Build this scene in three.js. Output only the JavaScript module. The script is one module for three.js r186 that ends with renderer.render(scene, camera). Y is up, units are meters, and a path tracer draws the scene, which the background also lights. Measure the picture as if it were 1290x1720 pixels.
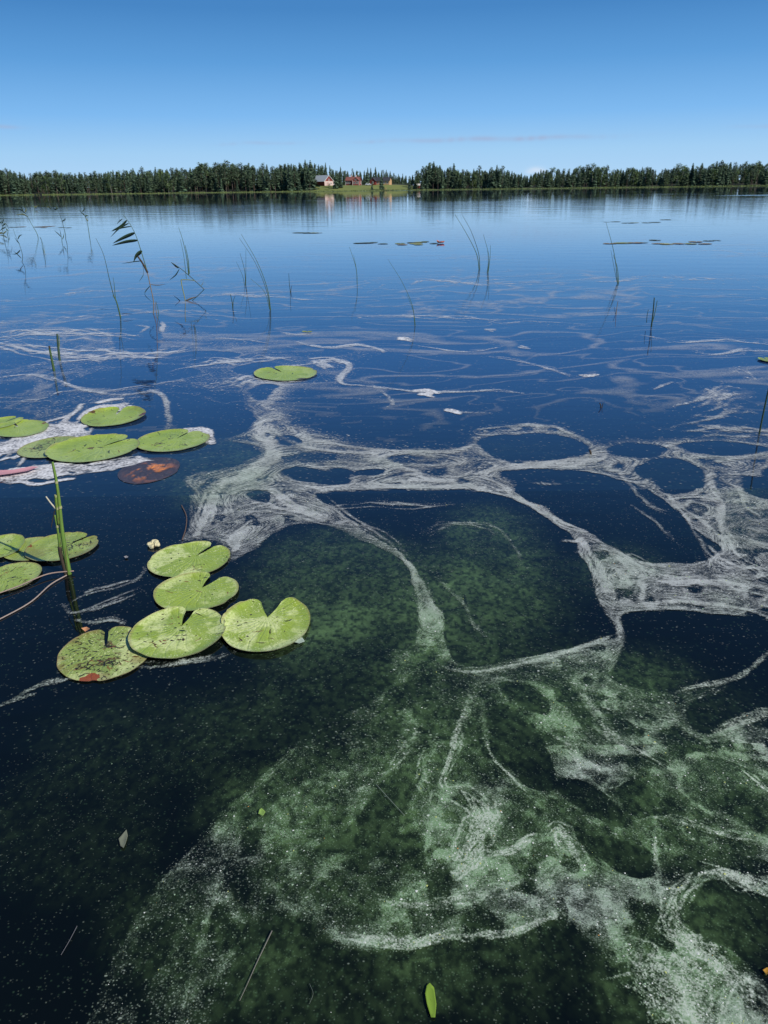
import * as THREE from 'three';
import { mergeGeometries } from 'three/addons/utils/BufferGeometryUtils.js';

// ───────────────────────── camera, sky, sun, exposure ─────────────────────────
const EYE = 1.25, FOV = 67.2, PITCH = 22.75, ROLL = 0.72;       // metres, degrees
const scene = new THREE.Scene();
const camera = new THREE.PerspectiveCamera(FOV, 3 / 4, 0.05, 4000);
camera.rotation.order = 'YXZ';
camera.position.set(0, EYE, 0);
camera.rotation.set(-PITCH * Math.PI / 180, 0, -ROLL * Math.PI / 180);
camera.updateMatrixWorld(true);

const renderer = new THREE.WebGLRenderer({ antialias: true });
renderer.toneMapping = THREE.LinearToneMapping;
renderer.toneMappingExposure = 1.0;
renderer.shadowMap.enabled = true;

const SUN_DIR = new THREE.Vector3(0.80, 0.80, 0.55).normalize();   // towards the sun: high, to the right and a little behind
const sun = new THREE.DirectionalLight(new THREE.Color(1.0, 0.94, 0.84), 4.2);
sun.name = 'sun';
sun.position.copy(SUN_DIR).multiplyScalar(200);
sun.castShadow = true;
sun.shadow.mapSize.set(4096, 4096);
Object.assign(sun.shadow.camera, { left: -30, right: 30, top: 30, bottom: -30, near: 1, far: 500 });
scene.add(sun, sun.target);

// a point of the photograph (1290 x 1720 pixels) as a ray into the place
const FPX = 860 / Math.tan(FOV * Math.PI / 360), D2R = Math.PI / 180;
const _q = camera.quaternion.clone();
const ray = (px, py) => new THREE.Vector3((px - 645) / FPX, (860 - py) / FPX, -1).applyQuaternion(_q);
const onWater = (px, py) => { const r = ray(px, py), t = EYE / Math.max(1e-4, -r.y); return [r.x * t, -r.z * t]; };   // [x, distance ahead]
const atZ = (px, py, d, dd = 0) => { const r = ray(px, py), t = (d + dd) / -r.z; return new THREE.Vector3(r.x * t, EYE + r.y * t, r.z * t); };
const scaleAt = (d) => FPX / (d * Math.cos(PITCH * D2R) + EYE * Math.sin(PITCH * D2R));   // photo pixels per metre on the water

// the sky: clear air, pale at the horizon and deep blue above, with a few thin cloud streaks low down
{
  const W = 4096, H = 2048, data = new Float32Array(W * H * 4);
  const stops = [[0, 0.460, 0.680, 0.925], [2.3, 0.362, 0.620, 0.900], [4.5, 0.215, 0.490, 0.870], [7.5, 0.115, 0.345, 0.710], [10.4, 0.066, 0.240, 0.560], [14, 0.058, 0.218, 0.530], [20, 0.044, 0.175, 0.450], [28, 0.030, 0.122, 0.340], [40, 0.018, 0.075, 0.225], [60, 0.011, 0.048, 0.150], [90, 0.009, 0.040, 0.125]];
  const bands = [[845, 233, 150, 3.4, 0.62], [720, 236, 60, 2.2, 0.35], [930, 231, 55, 2.2, 0.5], [620, 238, 30, 1.8, 0.4], [455, 240, 52, 2.0, 0.42], [385, 243, 22, 1.5, 0.3], [8, 213, 30, 2.2, 0.5], [1275, 212, 34, 2.2, 0.35]].map(([px, py, w, h, a]) => {
    const r = ray(px, py).normalize(), s = 0.90 / FPX;
    return [Math.atan2(r.x, -r.z), Math.asin(r.y), w * s, h * s, a];
  });
  const puffs = [[900, 285, 11, 4, 0.5], [910, 288, 8, 3, 0.4], [890, 289, 7, 3, 0.35]].map(([px, py, w, h, a]) => {
    const r = ray(px, py).normalize(), s = 0.90 / FPX;
    return [Math.atan2(r.x, -r.z), Math.asin(r.y), w * s, h * s, a];
  });
  for (let j = 0; j < H; j++) {
    const up = ((j + 0.5) / H - 0.5) * Math.PI, el = Math.max(0, up / D2R);
    let k = 0; while (k < stops.length - 2 && el > stops[k + 1][0]) k++;
    const a = stops[k], b = stops[k + 1], t = Math.min(1, (el - a[0]) / (b[0] - a[0]));
    for (let i = 0; i < W; i++) {
      const az = ((i + 0.5) / W - 0.5) * 2 * Math.PI, x = Math.cos(az) * Math.cos(up), z = Math.sin(az) * Math.cos(up), y = Math.sin(up);
      const c = x * SUN_DIR.x + y * SUN_DIR.y + z * SUN_DIR.z, glow = 1 + 0.35 * Math.pow(Math.max(0, c), 6) + 1.6 * Math.pow(Math.max(0, c), 60), white = 0.35 * Math.pow(Math.max(0, c), 12);
      let r = (a[1] + (b[1] - a[1]) * t) * glow, g = (a[2] + (b[2] - a[2]) * t) * glow, bl = (a[3] + (b[3] - a[3]) * t) * glow;
      r += (bl - r) * white; g += (bl - g) * white * 0.8;
      if (el > 0 && el < 9) {
        const me = Math.atan2(x, -z);
        for (const [ca, ce, w, h, s] of bands) {
          const u = (me - ca) / w, v = (up - ce - 0.0006 * Math.sin(me * 60 + ca * 9)) / h;
          if (u * u > 4 || v * v > 6) continue;
          const m = Math.min(0.9, s * 1.5) * Math.exp(-u * u * 1.2) * Math.exp(-v * v) * (0.75 + 0.25 * Math.sin(me * 190 + 5 * Math.sin(me * 71)));
          r += (0.35 - r) * m; g += (0.465 - g) * m; bl += (0.69 - bl) * m;
        }
        for (const [ca, ce, w, h, s] of puffs) {
          const u = (me - ca) / w, v = (up - ce) / h, m = s * Math.exp(-u * u - v * v);
          r += (0.80 - r) * m; g += (0.84 - g) * m; bl += (0.92 - bl) * m;
        }
      }
      const o = (j * W + i) * 4;
      data[o] = r; data[o + 1] = g; data[o + 2] = bl; data[o + 3] = 1;
    }
  }
  const sky = new THREE.DataTexture(data, W, H, THREE.RGBAFormat, THREE.FloatType);
  sky.mapping = THREE.EquirectangularReflectionMapping;
  sky.magFilter = sky.minFilter = THREE.LinearFilter;
  sky.needsUpdate = true;
  scene.background = sky;
  scene.environment = sky;
}

// ───────────────────────── helpers ─────────────────────────
let _seed = 20240717;
const rnd = () => { _seed = (_seed + 0x6d2b79f5) | 0; let t = Math.imul(_seed ^ (_seed >>> 15), 1 | _seed); t = (t + Math.imul(t ^ (t >>> 7), 61 | t)) ^ t; return ((t ^ (t >>> 14)) >>> 0) / 4294967296; };
const rr = (a, b) => a + (b - a) * rnd();
const pick = (list) => list[Math.floor(rnd() * list.length)];
const clamp = (x, a = 0, b = 1) => (x < a ? a : x > b ? b : x);
const lerp = (a, b, t) => a + (b - a) * t;
const sstep = (a, b, x) => { const t = clamp((x - a) / (b - a)); return t * t * (3 - 2 * t); };
const h2 = (x, y, s) => { let h = (Math.imul(x, 374761393) + Math.imul(y, 668265263) + Math.imul(s, 1442695041)) | 0; h = Math.imul(h ^ (h >>> 13), 1274126177); h = Math.imul(h ^ (h >>> 15), 2246822519); return ((h ^ (h >>> 16)) >>> 0) / 4294967296; };
function vn(x, y, s) {
  const i = Math.floor(x), j = Math.floor(y); let u = x - i, v = y - j;
  u = u * u * (3 - 2 * u); v = v * v * (3 - 2 * v);
  const a = h2(i, j, s), b = h2(i + 1, j, s), c = h2(i, j + 1, s), d = h2(i + 1, j + 1, s);
  return a + (b - a) * u + (c - a) * v + (a - b - c + d) * u * v;
}
function fbm(x, y, n, s) { let v = 0, a = 0.5, t = 0; for (let k = 0; k < n; k++) { v += a * vn(x, y, s + k * 17); t += a; a *= 0.5; x = x * 2.03 + 3.1; y = y * 2.03 + 1.7; } return v / t; }
const SR = new Uint8Array(4097);
for (let i = 0; i <= 4096; i++) { const c = i / 4096; SR[i] = Math.round(255 * (c <= 0.0031308 ? 12.92 * c : 1.055 * Math.pow(c, 1 / 2.4) - 0.055)); }
const toS = (c) => SR[c <= 0 ? 0 : c >= 1 ? 4096 : Math.round(c * 4096)];
const lin = (r, g, b) => new THREE.Color().setRGB(r, g, b);

const taken = new Map();
function numbered(name) { const n = taken.get(name) ?? 0; taken.set(name, n + 1); return n ? name + '_' + String(n).padStart(3, '0') : name; }
function tag(o, label, category, group, kind) {
  o.userData.label = label;
  if (category) o.userData.category = category;
  if (group) o.userData.group = group;
  if (kind) o.userData.kind = kind;
  return o;
}
function mesh(name, geometry, material, parent = scene) {
  const m = new THREE.Mesh(geometry, material);
  m.name = parent === scene ? numbered(name) : name;
  m.castShadow = m.receiveShadow = true;
  parent.add(m);
  return m;
}
function thing(name, x, y, z) { const g = new THREE.Group(); g.name = numbered(name); g.position.set(x, y, z); scene.add(g); return g; }

// raw triangles collected into one geometry
class Tri {
  constructor() { this.p = []; this.n = []; this.c = []; this.u = []; this.i = []; }
  v(x, y, z, u = 0, v = 0, c) { this.p.push(x, y, z); this.u.push(u, v); if (c) this.c.push(c[0], c[1], c[2]); return this.p.length / 3 - 1; }
  f(a, b, c) { this.i.push(a, b, c); }
  q(a, b, c, d) { this.i.push(a, b, c, a, c, d); }
  geo(flat) {
    let g = new THREE.BufferGeometry();
    g.setAttribute('position', new THREE.Float32BufferAttribute(this.p, 3));
    g.setAttribute('uv', new THREE.Float32BufferAttribute(this.u, 2));
    if (this.c.length) g.setAttribute('color', new THREE.Float32BufferAttribute(this.c, 3));
    g.setIndex(this.i);
    if (flat) g = g.toNonIndexed();
    g.computeVertexNormals();
    return g;
  }
}
// a tapering stalk through points, round in section
function stalk(points, r0, r1, seg = 14, sides = 6) {
  const c = new THREE.CatmullRomCurve3(points, false, 'catmullrom', 0.5), t = new Tri(), fr = c.computeFrenetFrames(seg, false);
  for (let k = 0; k <= seg; k++) {
    const p = c.getPointAt(k / seg), r = lerp(r0, r1, k / seg);
    for (let s = 0; s < sides; s++) {
      const a = (s / sides) * Math.PI * 2, n = fr.normals[k], b = fr.binormals[k];
      t.v(p.x + r * (n.x * Math.cos(a) + b.x * Math.sin(a)), p.y + r * (n.y * Math.cos(a) + b.y * Math.sin(a)), p.z + r * (n.z * Math.cos(a) + b.z * Math.sin(a)), s / sides, k / seg);
    }
  }
  for (let k = 0; k < seg; k++) for (let s = 0; s < sides; s++) { const a = k * sides + s, b = k * sides + (s + 1) % sides; t.q(a, b, b + sides, a + sides); }
  for (const [k, up] of [[0, 0], [seg, 1]]) { const p = c.getPointAt(k / seg), m = t.v(p.x, p.y, p.z, 0.5, up); for (let s = 0; s < sides; s++) { const a = k * sides + s, b = k * sides + (s + 1) % sides; up ? t.f(a, b, m) : t.f(b, a, m); } }
  return t.geo();
}
// a grass-like blade: a strip with a keel, widest a third of the way along, ending in a point
function blade(points, width, wide, seg = 10) {
  const c = new THREE.CatmullRomCurve3(points, false, 'catmullrom', 0.5), t = new Tri();
  for (let k = 0; k <= seg; k++) {
    const s = k / seg, p = c.getPointAt(s), d = c.getTangentAt(s), w = width * 0.5 * Math.pow(Math.sin(Math.PI * Math.pow(clamp(s * 0.97 + 0.03), 0.62)), 0.8) + 0.0002;
    const side = wide.clone().addScaledVector(d, -wide.dot(d)).normalize(), keel = new THREE.Vector3().crossVectors(d, side).multiplyScalar(w * 0.35);
    t.v(p.x - side.x * w, p.y - side.y * w, p.z - side.z * w, 0, s);
    t.v(p.x + keel.x, p.y + keel.y, p.z + keel.z, 0.5, s);
    t.v(p.x + side.x * w, p.y + side.y * w, p.z + side.z * w, 1, s);
    t.v(p.x + keel.x * 0.3, p.y + keel.y * 0.3, p.z + keel.z * 0.3, 0.5, s);
  }
  for (let k = 0; k < seg; k++) { const a = k * 4; for (let s = 0; s < 4; s++) t.q(a + s, a + (s + 1) % 4, a + 4 + (s + 1) % 4, a + 4 + s); }
  return t.geo();
}
const std = (color, roughness = 0.8, extra = {}) => new THREE.MeshStandardMaterial({ color, roughness, side: THREE.DoubleSide, ...extra });
const phys = (o) => new THREE.MeshPhysicalMaterial({ side: THREE.DoubleSide, ...o });

// ───────────────────────── the lake: water, murk and floating algae scum ─────────────────────────
// Where the scum lies: outlines noted from the photograph (its pixels) and laid down on the water plane in metres.
// fill: scum of a given density; soft: metres of edge softness per metre of distance
const FILLS = [
  { l: 0.27, p: [[-60, 546], [60, 548], [200, 556], [300, 548], [420, 575], [520, 592], [640, 586], [600, 608], [585, 640], [520, 655], [440, 668], [330, 652], [250, 652], [160, 668], [60, 700], [-60, 720]] },
  { l: 0.30, p: [[-60, 690], [40, 690], [150, 660], [260, 655], [190, 690], [60, 735], [-60, 760]] },
  { l: 0.72, p: [[430, 640], [500, 644], [478, 668], [480, 692], [520, 722], [600, 744], [690, 752], [785, 748], [798, 724], [850, 715], [930, 717], [975, 731], [1012, 748], [1100, 738], [1200, 742], [1340, 748], [1400, 1100], [1290, 1140], [1200, 1165], [1040, 1160], [900, 1125], [780, 1135], [700, 1120], [690, 1090], [705, 1040], [690, 985], [670, 940], [620, 910], [570, 888], [520, 878], [470, 888], [430, 918], [385, 945], [375, 915], [310, 908], [320, 880], [322, 845], [302, 805], [345, 785], [395, 784], [440, 764], [425, 746], [378, 738], [412, 724], [424, 698], [412, 668]] },
  { l: 0.24, p: [[650, 1095], [700, 1085], [760, 1110], [900, 1110], [1040, 1070], [1060, 1150], [1400, 1150], [1500, 1900], [1160, 1740], [1080, 1665], [1020, 1612], [985, 1560], [945, 1545], [900, 1572], [800, 1588], [680, 1592], [580, 1590], [520, 1562], [470, 1530], [440, 1540], [390, 1610], [330, 1740], [300, 1900], [60, 1900], [140, 1720], [200, 1600], [275, 1475], [380, 1362], [480, 1262], [560, 1210], [645, 1150]] },
  { l: 0.55, p: [[810, 1130], [930, 1095], [1030, 1075], [1050, 1140], [1150, 1185], [1160, 1230], [1300, 1230], [1400, 1300], [1300, 1420], [1130, 1330], [1060, 1290], [960, 1310], [920, 1230], [860, 1160]] },
  { l: 0.62, p: [[720, 1330], [830, 1330], [850, 1370], [900, 1420], [980, 1400], [1080, 1480], [1130, 1490], [1140, 1560], [1200, 1620], [1300, 1720], [1340, 1860], [1200, 1780], [1060, 1660], [1000, 1580], [940, 1540], [860, 1585], [700, 1592], [560, 1588], [590, 1560], [700, 1500]] },
];
// clear cells in the scum: c = how clear
const CELLS = [
  { c: 0.52, p: [[40, 1900], [140, 1720], [205, 1600], [278, 1475], [340, 1470], [330, 1600], [300, 1720], [300, 1900]] },
  { c: 0.9, p: [[192, 545], [262, 538], [270, 585], [215, 594], [188, 572]] },
  { c: 0.8, p: [[1190, 890], [1215, 880], [1235, 892], [1212, 902]] },
  { c: 0.8, p: [[1245, 1030], [1275, 1020], [1300, 1035], [1270, 1045]] },
  { c: 0.75, p: [[1140, 985], [1165, 978], [1185, 988], [1160, 998]] },
  { c: 1, p: [[262, 668], [300, 662], [345, 665], [395, 678], [423, 697], [418, 716], [395, 731], [350, 738], [300, 722], [270, 690]] },
  { c: 0.95, p: [[215, 768], [300, 745], [378, 741], [425, 746], [443, 761], [420, 774], [395, 784], [335, 793], [303, 806], [320, 845], [322, 880], [306, 912], [250, 960], [60, 1130], [-60, 1180], [-60, 830], [60, 805], [140, 790]] },
  { c: 1, p: [[463, 797], [482, 788], [520, 790], [560, 800], [586, 810], [560, 816], [520, 813], [485, 808]] },
  { c: 0.95, p: [[545, 787], [570, 788], [584, 795], [570, 802], [550, 797]] },
  { c: 0.95, p: [[585, 796], [600, 790], [641, 788], [637, 795], [610, 801], [592, 801]] },
  { c: 0.7, p: [[640, 767], [690, 762], [740, 765], [776, 771], [770, 790], [745, 805], [720, 805], [700, 790], [662, 780]] },
  { c: 0.9, p: [[759, 811], [777, 805], [795, 811], [777, 817]] },
  { c: 0.9, p: [[436, 731], [445, 724], [454, 731], [445, 738]] },
  { c: 0.9, p: [[465, 730], [495, 735], [515, 748], [490, 750], [466, 745]] },
  { c: 0.85, p: [[405, 826], [430, 822], [455, 830], [447, 845], [425, 843]] },
  { c: 1, p: [[528, 829], [600, 822], [700, 821], [800, 825], [870, 841], [920, 870], [966, 906], [992, 960], [1012, 1010], [1040, 1062], [1010, 1076], [920, 1096], [850, 1111], [785, 1120], [752, 1100], [738, 1050], [714, 985], [678, 938], [640, 906], [600, 882], [560, 853]] },
  { c: 1, p: [[384, 946], [430, 919], [470, 889], [520, 879], [570, 889], [622, 911], [670, 941], [692, 986], [703, 1040], [688, 1085], [652, 1098], [650, 1150], [560, 1210], [480, 1262], [380, 1362], [275, 1475], [200, 1600], [140, 1720], [60, 1900], [-300, 1900], [-300, 1180], [100, 1150], [260, 1120], [390, 1090], [500, 1050], [400, 1000]] },
  { c: 1, p: [[836, 791], [900, 789], [960, 793], [1000, 797], [1040, 806], [1090, 823], [1116, 841], [1140, 866], [1182, 900], [1206, 921], [1198, 932], [1160, 947], [1086, 946], [1050, 931], [1000, 906], [960, 883], [920, 861], [875, 833], [847, 811]] },
  { c: 1, p: [[797, 738], [850, 730], [920, 728], [965, 738], [992, 752], [985, 765], [940, 775], [880, 781], [840, 775], [812, 758]] },
  { c: 0.95, p: [[1015, 752], [1060, 743], [1108, 749], [1116, 760], [1082, 768], [1037, 765]] },
  { c: 0.95, p: [[1130, 747], [1200, 742], [1270, 750], [1300, 760], [1230, 768], [1162, 762]] },
  { c: 0.95, p: [[1070, 786], [1100, 769], [1140, 771], [1184, 795], [1181, 815], [1152, 830], [1120, 830], [1090, 811]] },
  { c: 0.9, p: [[1030, 780], [1040, 772], [1054, 780], [1050, 793], [1038, 792]] },
  { c: 0.95, p: [[1226, 799], [1300, 808], [1330, 830], [1290, 841], [1248, 826]] },
  { c: 0.9, p: [[1272, 790], [1300, 782], [1320, 800], [1290, 806]] },
  { c: 0.65, p: [[1135, 856], [1165, 845], [1186, 855], [1176, 868], [1150, 868]] },
  { c: 0.6, p: [[1180, 880], [1240, 855], [1320, 860], [1320, 910], [1250, 905]] },
  { c: 0.75, p: [[1240, 965], [1262, 958], [1275, 968], [1255, 975]] },
  { c: 0.7, p: [[1248, 1000], [1270, 990], [1290, 1000], [1268, 1012]] },
  { c: 0.7, p: [[1092, 1000], [1105, 994], [1118, 1000], [1104, 1006]] },
  { c: 1, p: [[1046, 1036], [1085, 1026], [1150, 1023], [1220, 1031], [1300, 1052], [1330, 1100], [1250, 1141], [1190, 1156], [1130, 1166], [1080, 1161], [1032, 1141], [1030, 1111], [1046, 1071]] },
  { c: 1, p: [[1158, 1182], [1210, 1162], [1272, 1124], [1330, 1100], [1330, 1170], [1285, 1190], [1242, 1221], [1190, 1240], [1160, 1216]] },
  { c: 0.85, p: [[840, 1152], [870, 1146], [900, 1160], [926, 1186], [925, 1206], [892, 1200], [852, 1176]] },
  { c: 0.9, p: [[820, 1197], [850, 1190], [880, 1211], [920, 1256], [936, 1300], [930, 1330], [890, 1325], [850, 1290], [822, 1242]] },
  { c: 0.85, p: [[935, 1311], [970, 1311], [1010, 1336], [1040, 1366], [1054, 1385], [1030, 1390], [986, 1366], [947, 1340]] },
  { c: 0.8, p: [[1036, 1332], [1056, 1310], [1080, 1321], [1105, 1360], [1085, 1370], [1046, 1365]] },
  { c: 0.9, p: [[970, 1406], [1010, 1405], [1060, 1416], [1094, 1436], [1095, 1476], [1052, 1476], [1002, 1441]] },
  { c: 0.95, p: [[1146, 1542], [1160, 1521], [1188, 1486], [1232, 1492], [1310, 1535], [1340, 1680], [1290, 1655], [1240, 1612], [1200, 1590], [1160, 1571]] },
  { c: 0.6, p: [[1110, 1500], [1120, 1440], [1200, 1430], [1300, 1455], [1300, 1480], [1190, 1470]] },
  { c: 0.75, p: [[692, 1256], [708, 1290], [700, 1330], [652, 1390], [602, 1431], [520, 1430], [590, 1380], [640, 1310]] },
  { c: 0.55, p: [[480, 1270], [530, 1235], [600, 1240], [560, 1290], [480, 1330], [420, 1380], [400, 1370]] },
  { c: 0.75, p: [[973, 1145], [990, 1132], [1007, 1145], [990, 1158]] },
  { c: 0.6, p: [[970, 1246], [1000, 1265], [1045, 1270], [1040, 1288], [1010, 1292], [980, 1275]] },
  { c: 0.55, p: [[832, 1400], [850, 1370], [900, 1380], [905, 1405], [860, 1425], [836, 1420]] },
  { c: 0.45, p: [[1020, 1180], [1060, 1170], [1140, 1190], [1120, 1225], [1050, 1230], [1020, 1210]] },
  { c: 0.6, p: [[1150, 1290], [1200, 1270], [1320, 1330], [1330, 1420], [1200, 1370], [1140, 1330]] },
  { c: 0.5, p: [[745, 1310], [765, 1262], [800, 1265], [790, 1320], [755, 1330]] },
  // upper left: dark lenses among the swirls
  { c: 0.9, p: [[120, 640], [200, 618], [300, 614], [330, 630], [240, 648], [160, 652]] },
  { c: 0.9, p: [[255, 606], [330, 590], [400, 596], [330, 612]] },
  { c: 0.9, p: [[385, 622], [430, 608], [470, 616], [430, 632]] },
  { c: 0.85, p: [[408, 655], [440, 644], [470, 648], [440, 672], [415, 668]] },
  { c: 0.9, p: [[-20, 690], [30, 688], [72, 700], [40, 712], [-20, 708]] },
  { c: 0.8, p: [[52, 678], [80, 672], [100, 677], [76, 684]] },
  { c: 0.85, p: [[-30, 660], [20, 640], [60, 648], [20, 666]] },
  { c: 0.8, p: [[-30, 600], [40, 590], [90, 600], [30, 618], [-30, 622]] },
  { c: 0.75, p: [[430, 590], [520, 582], [600, 590], [520, 600]] },
];
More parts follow.
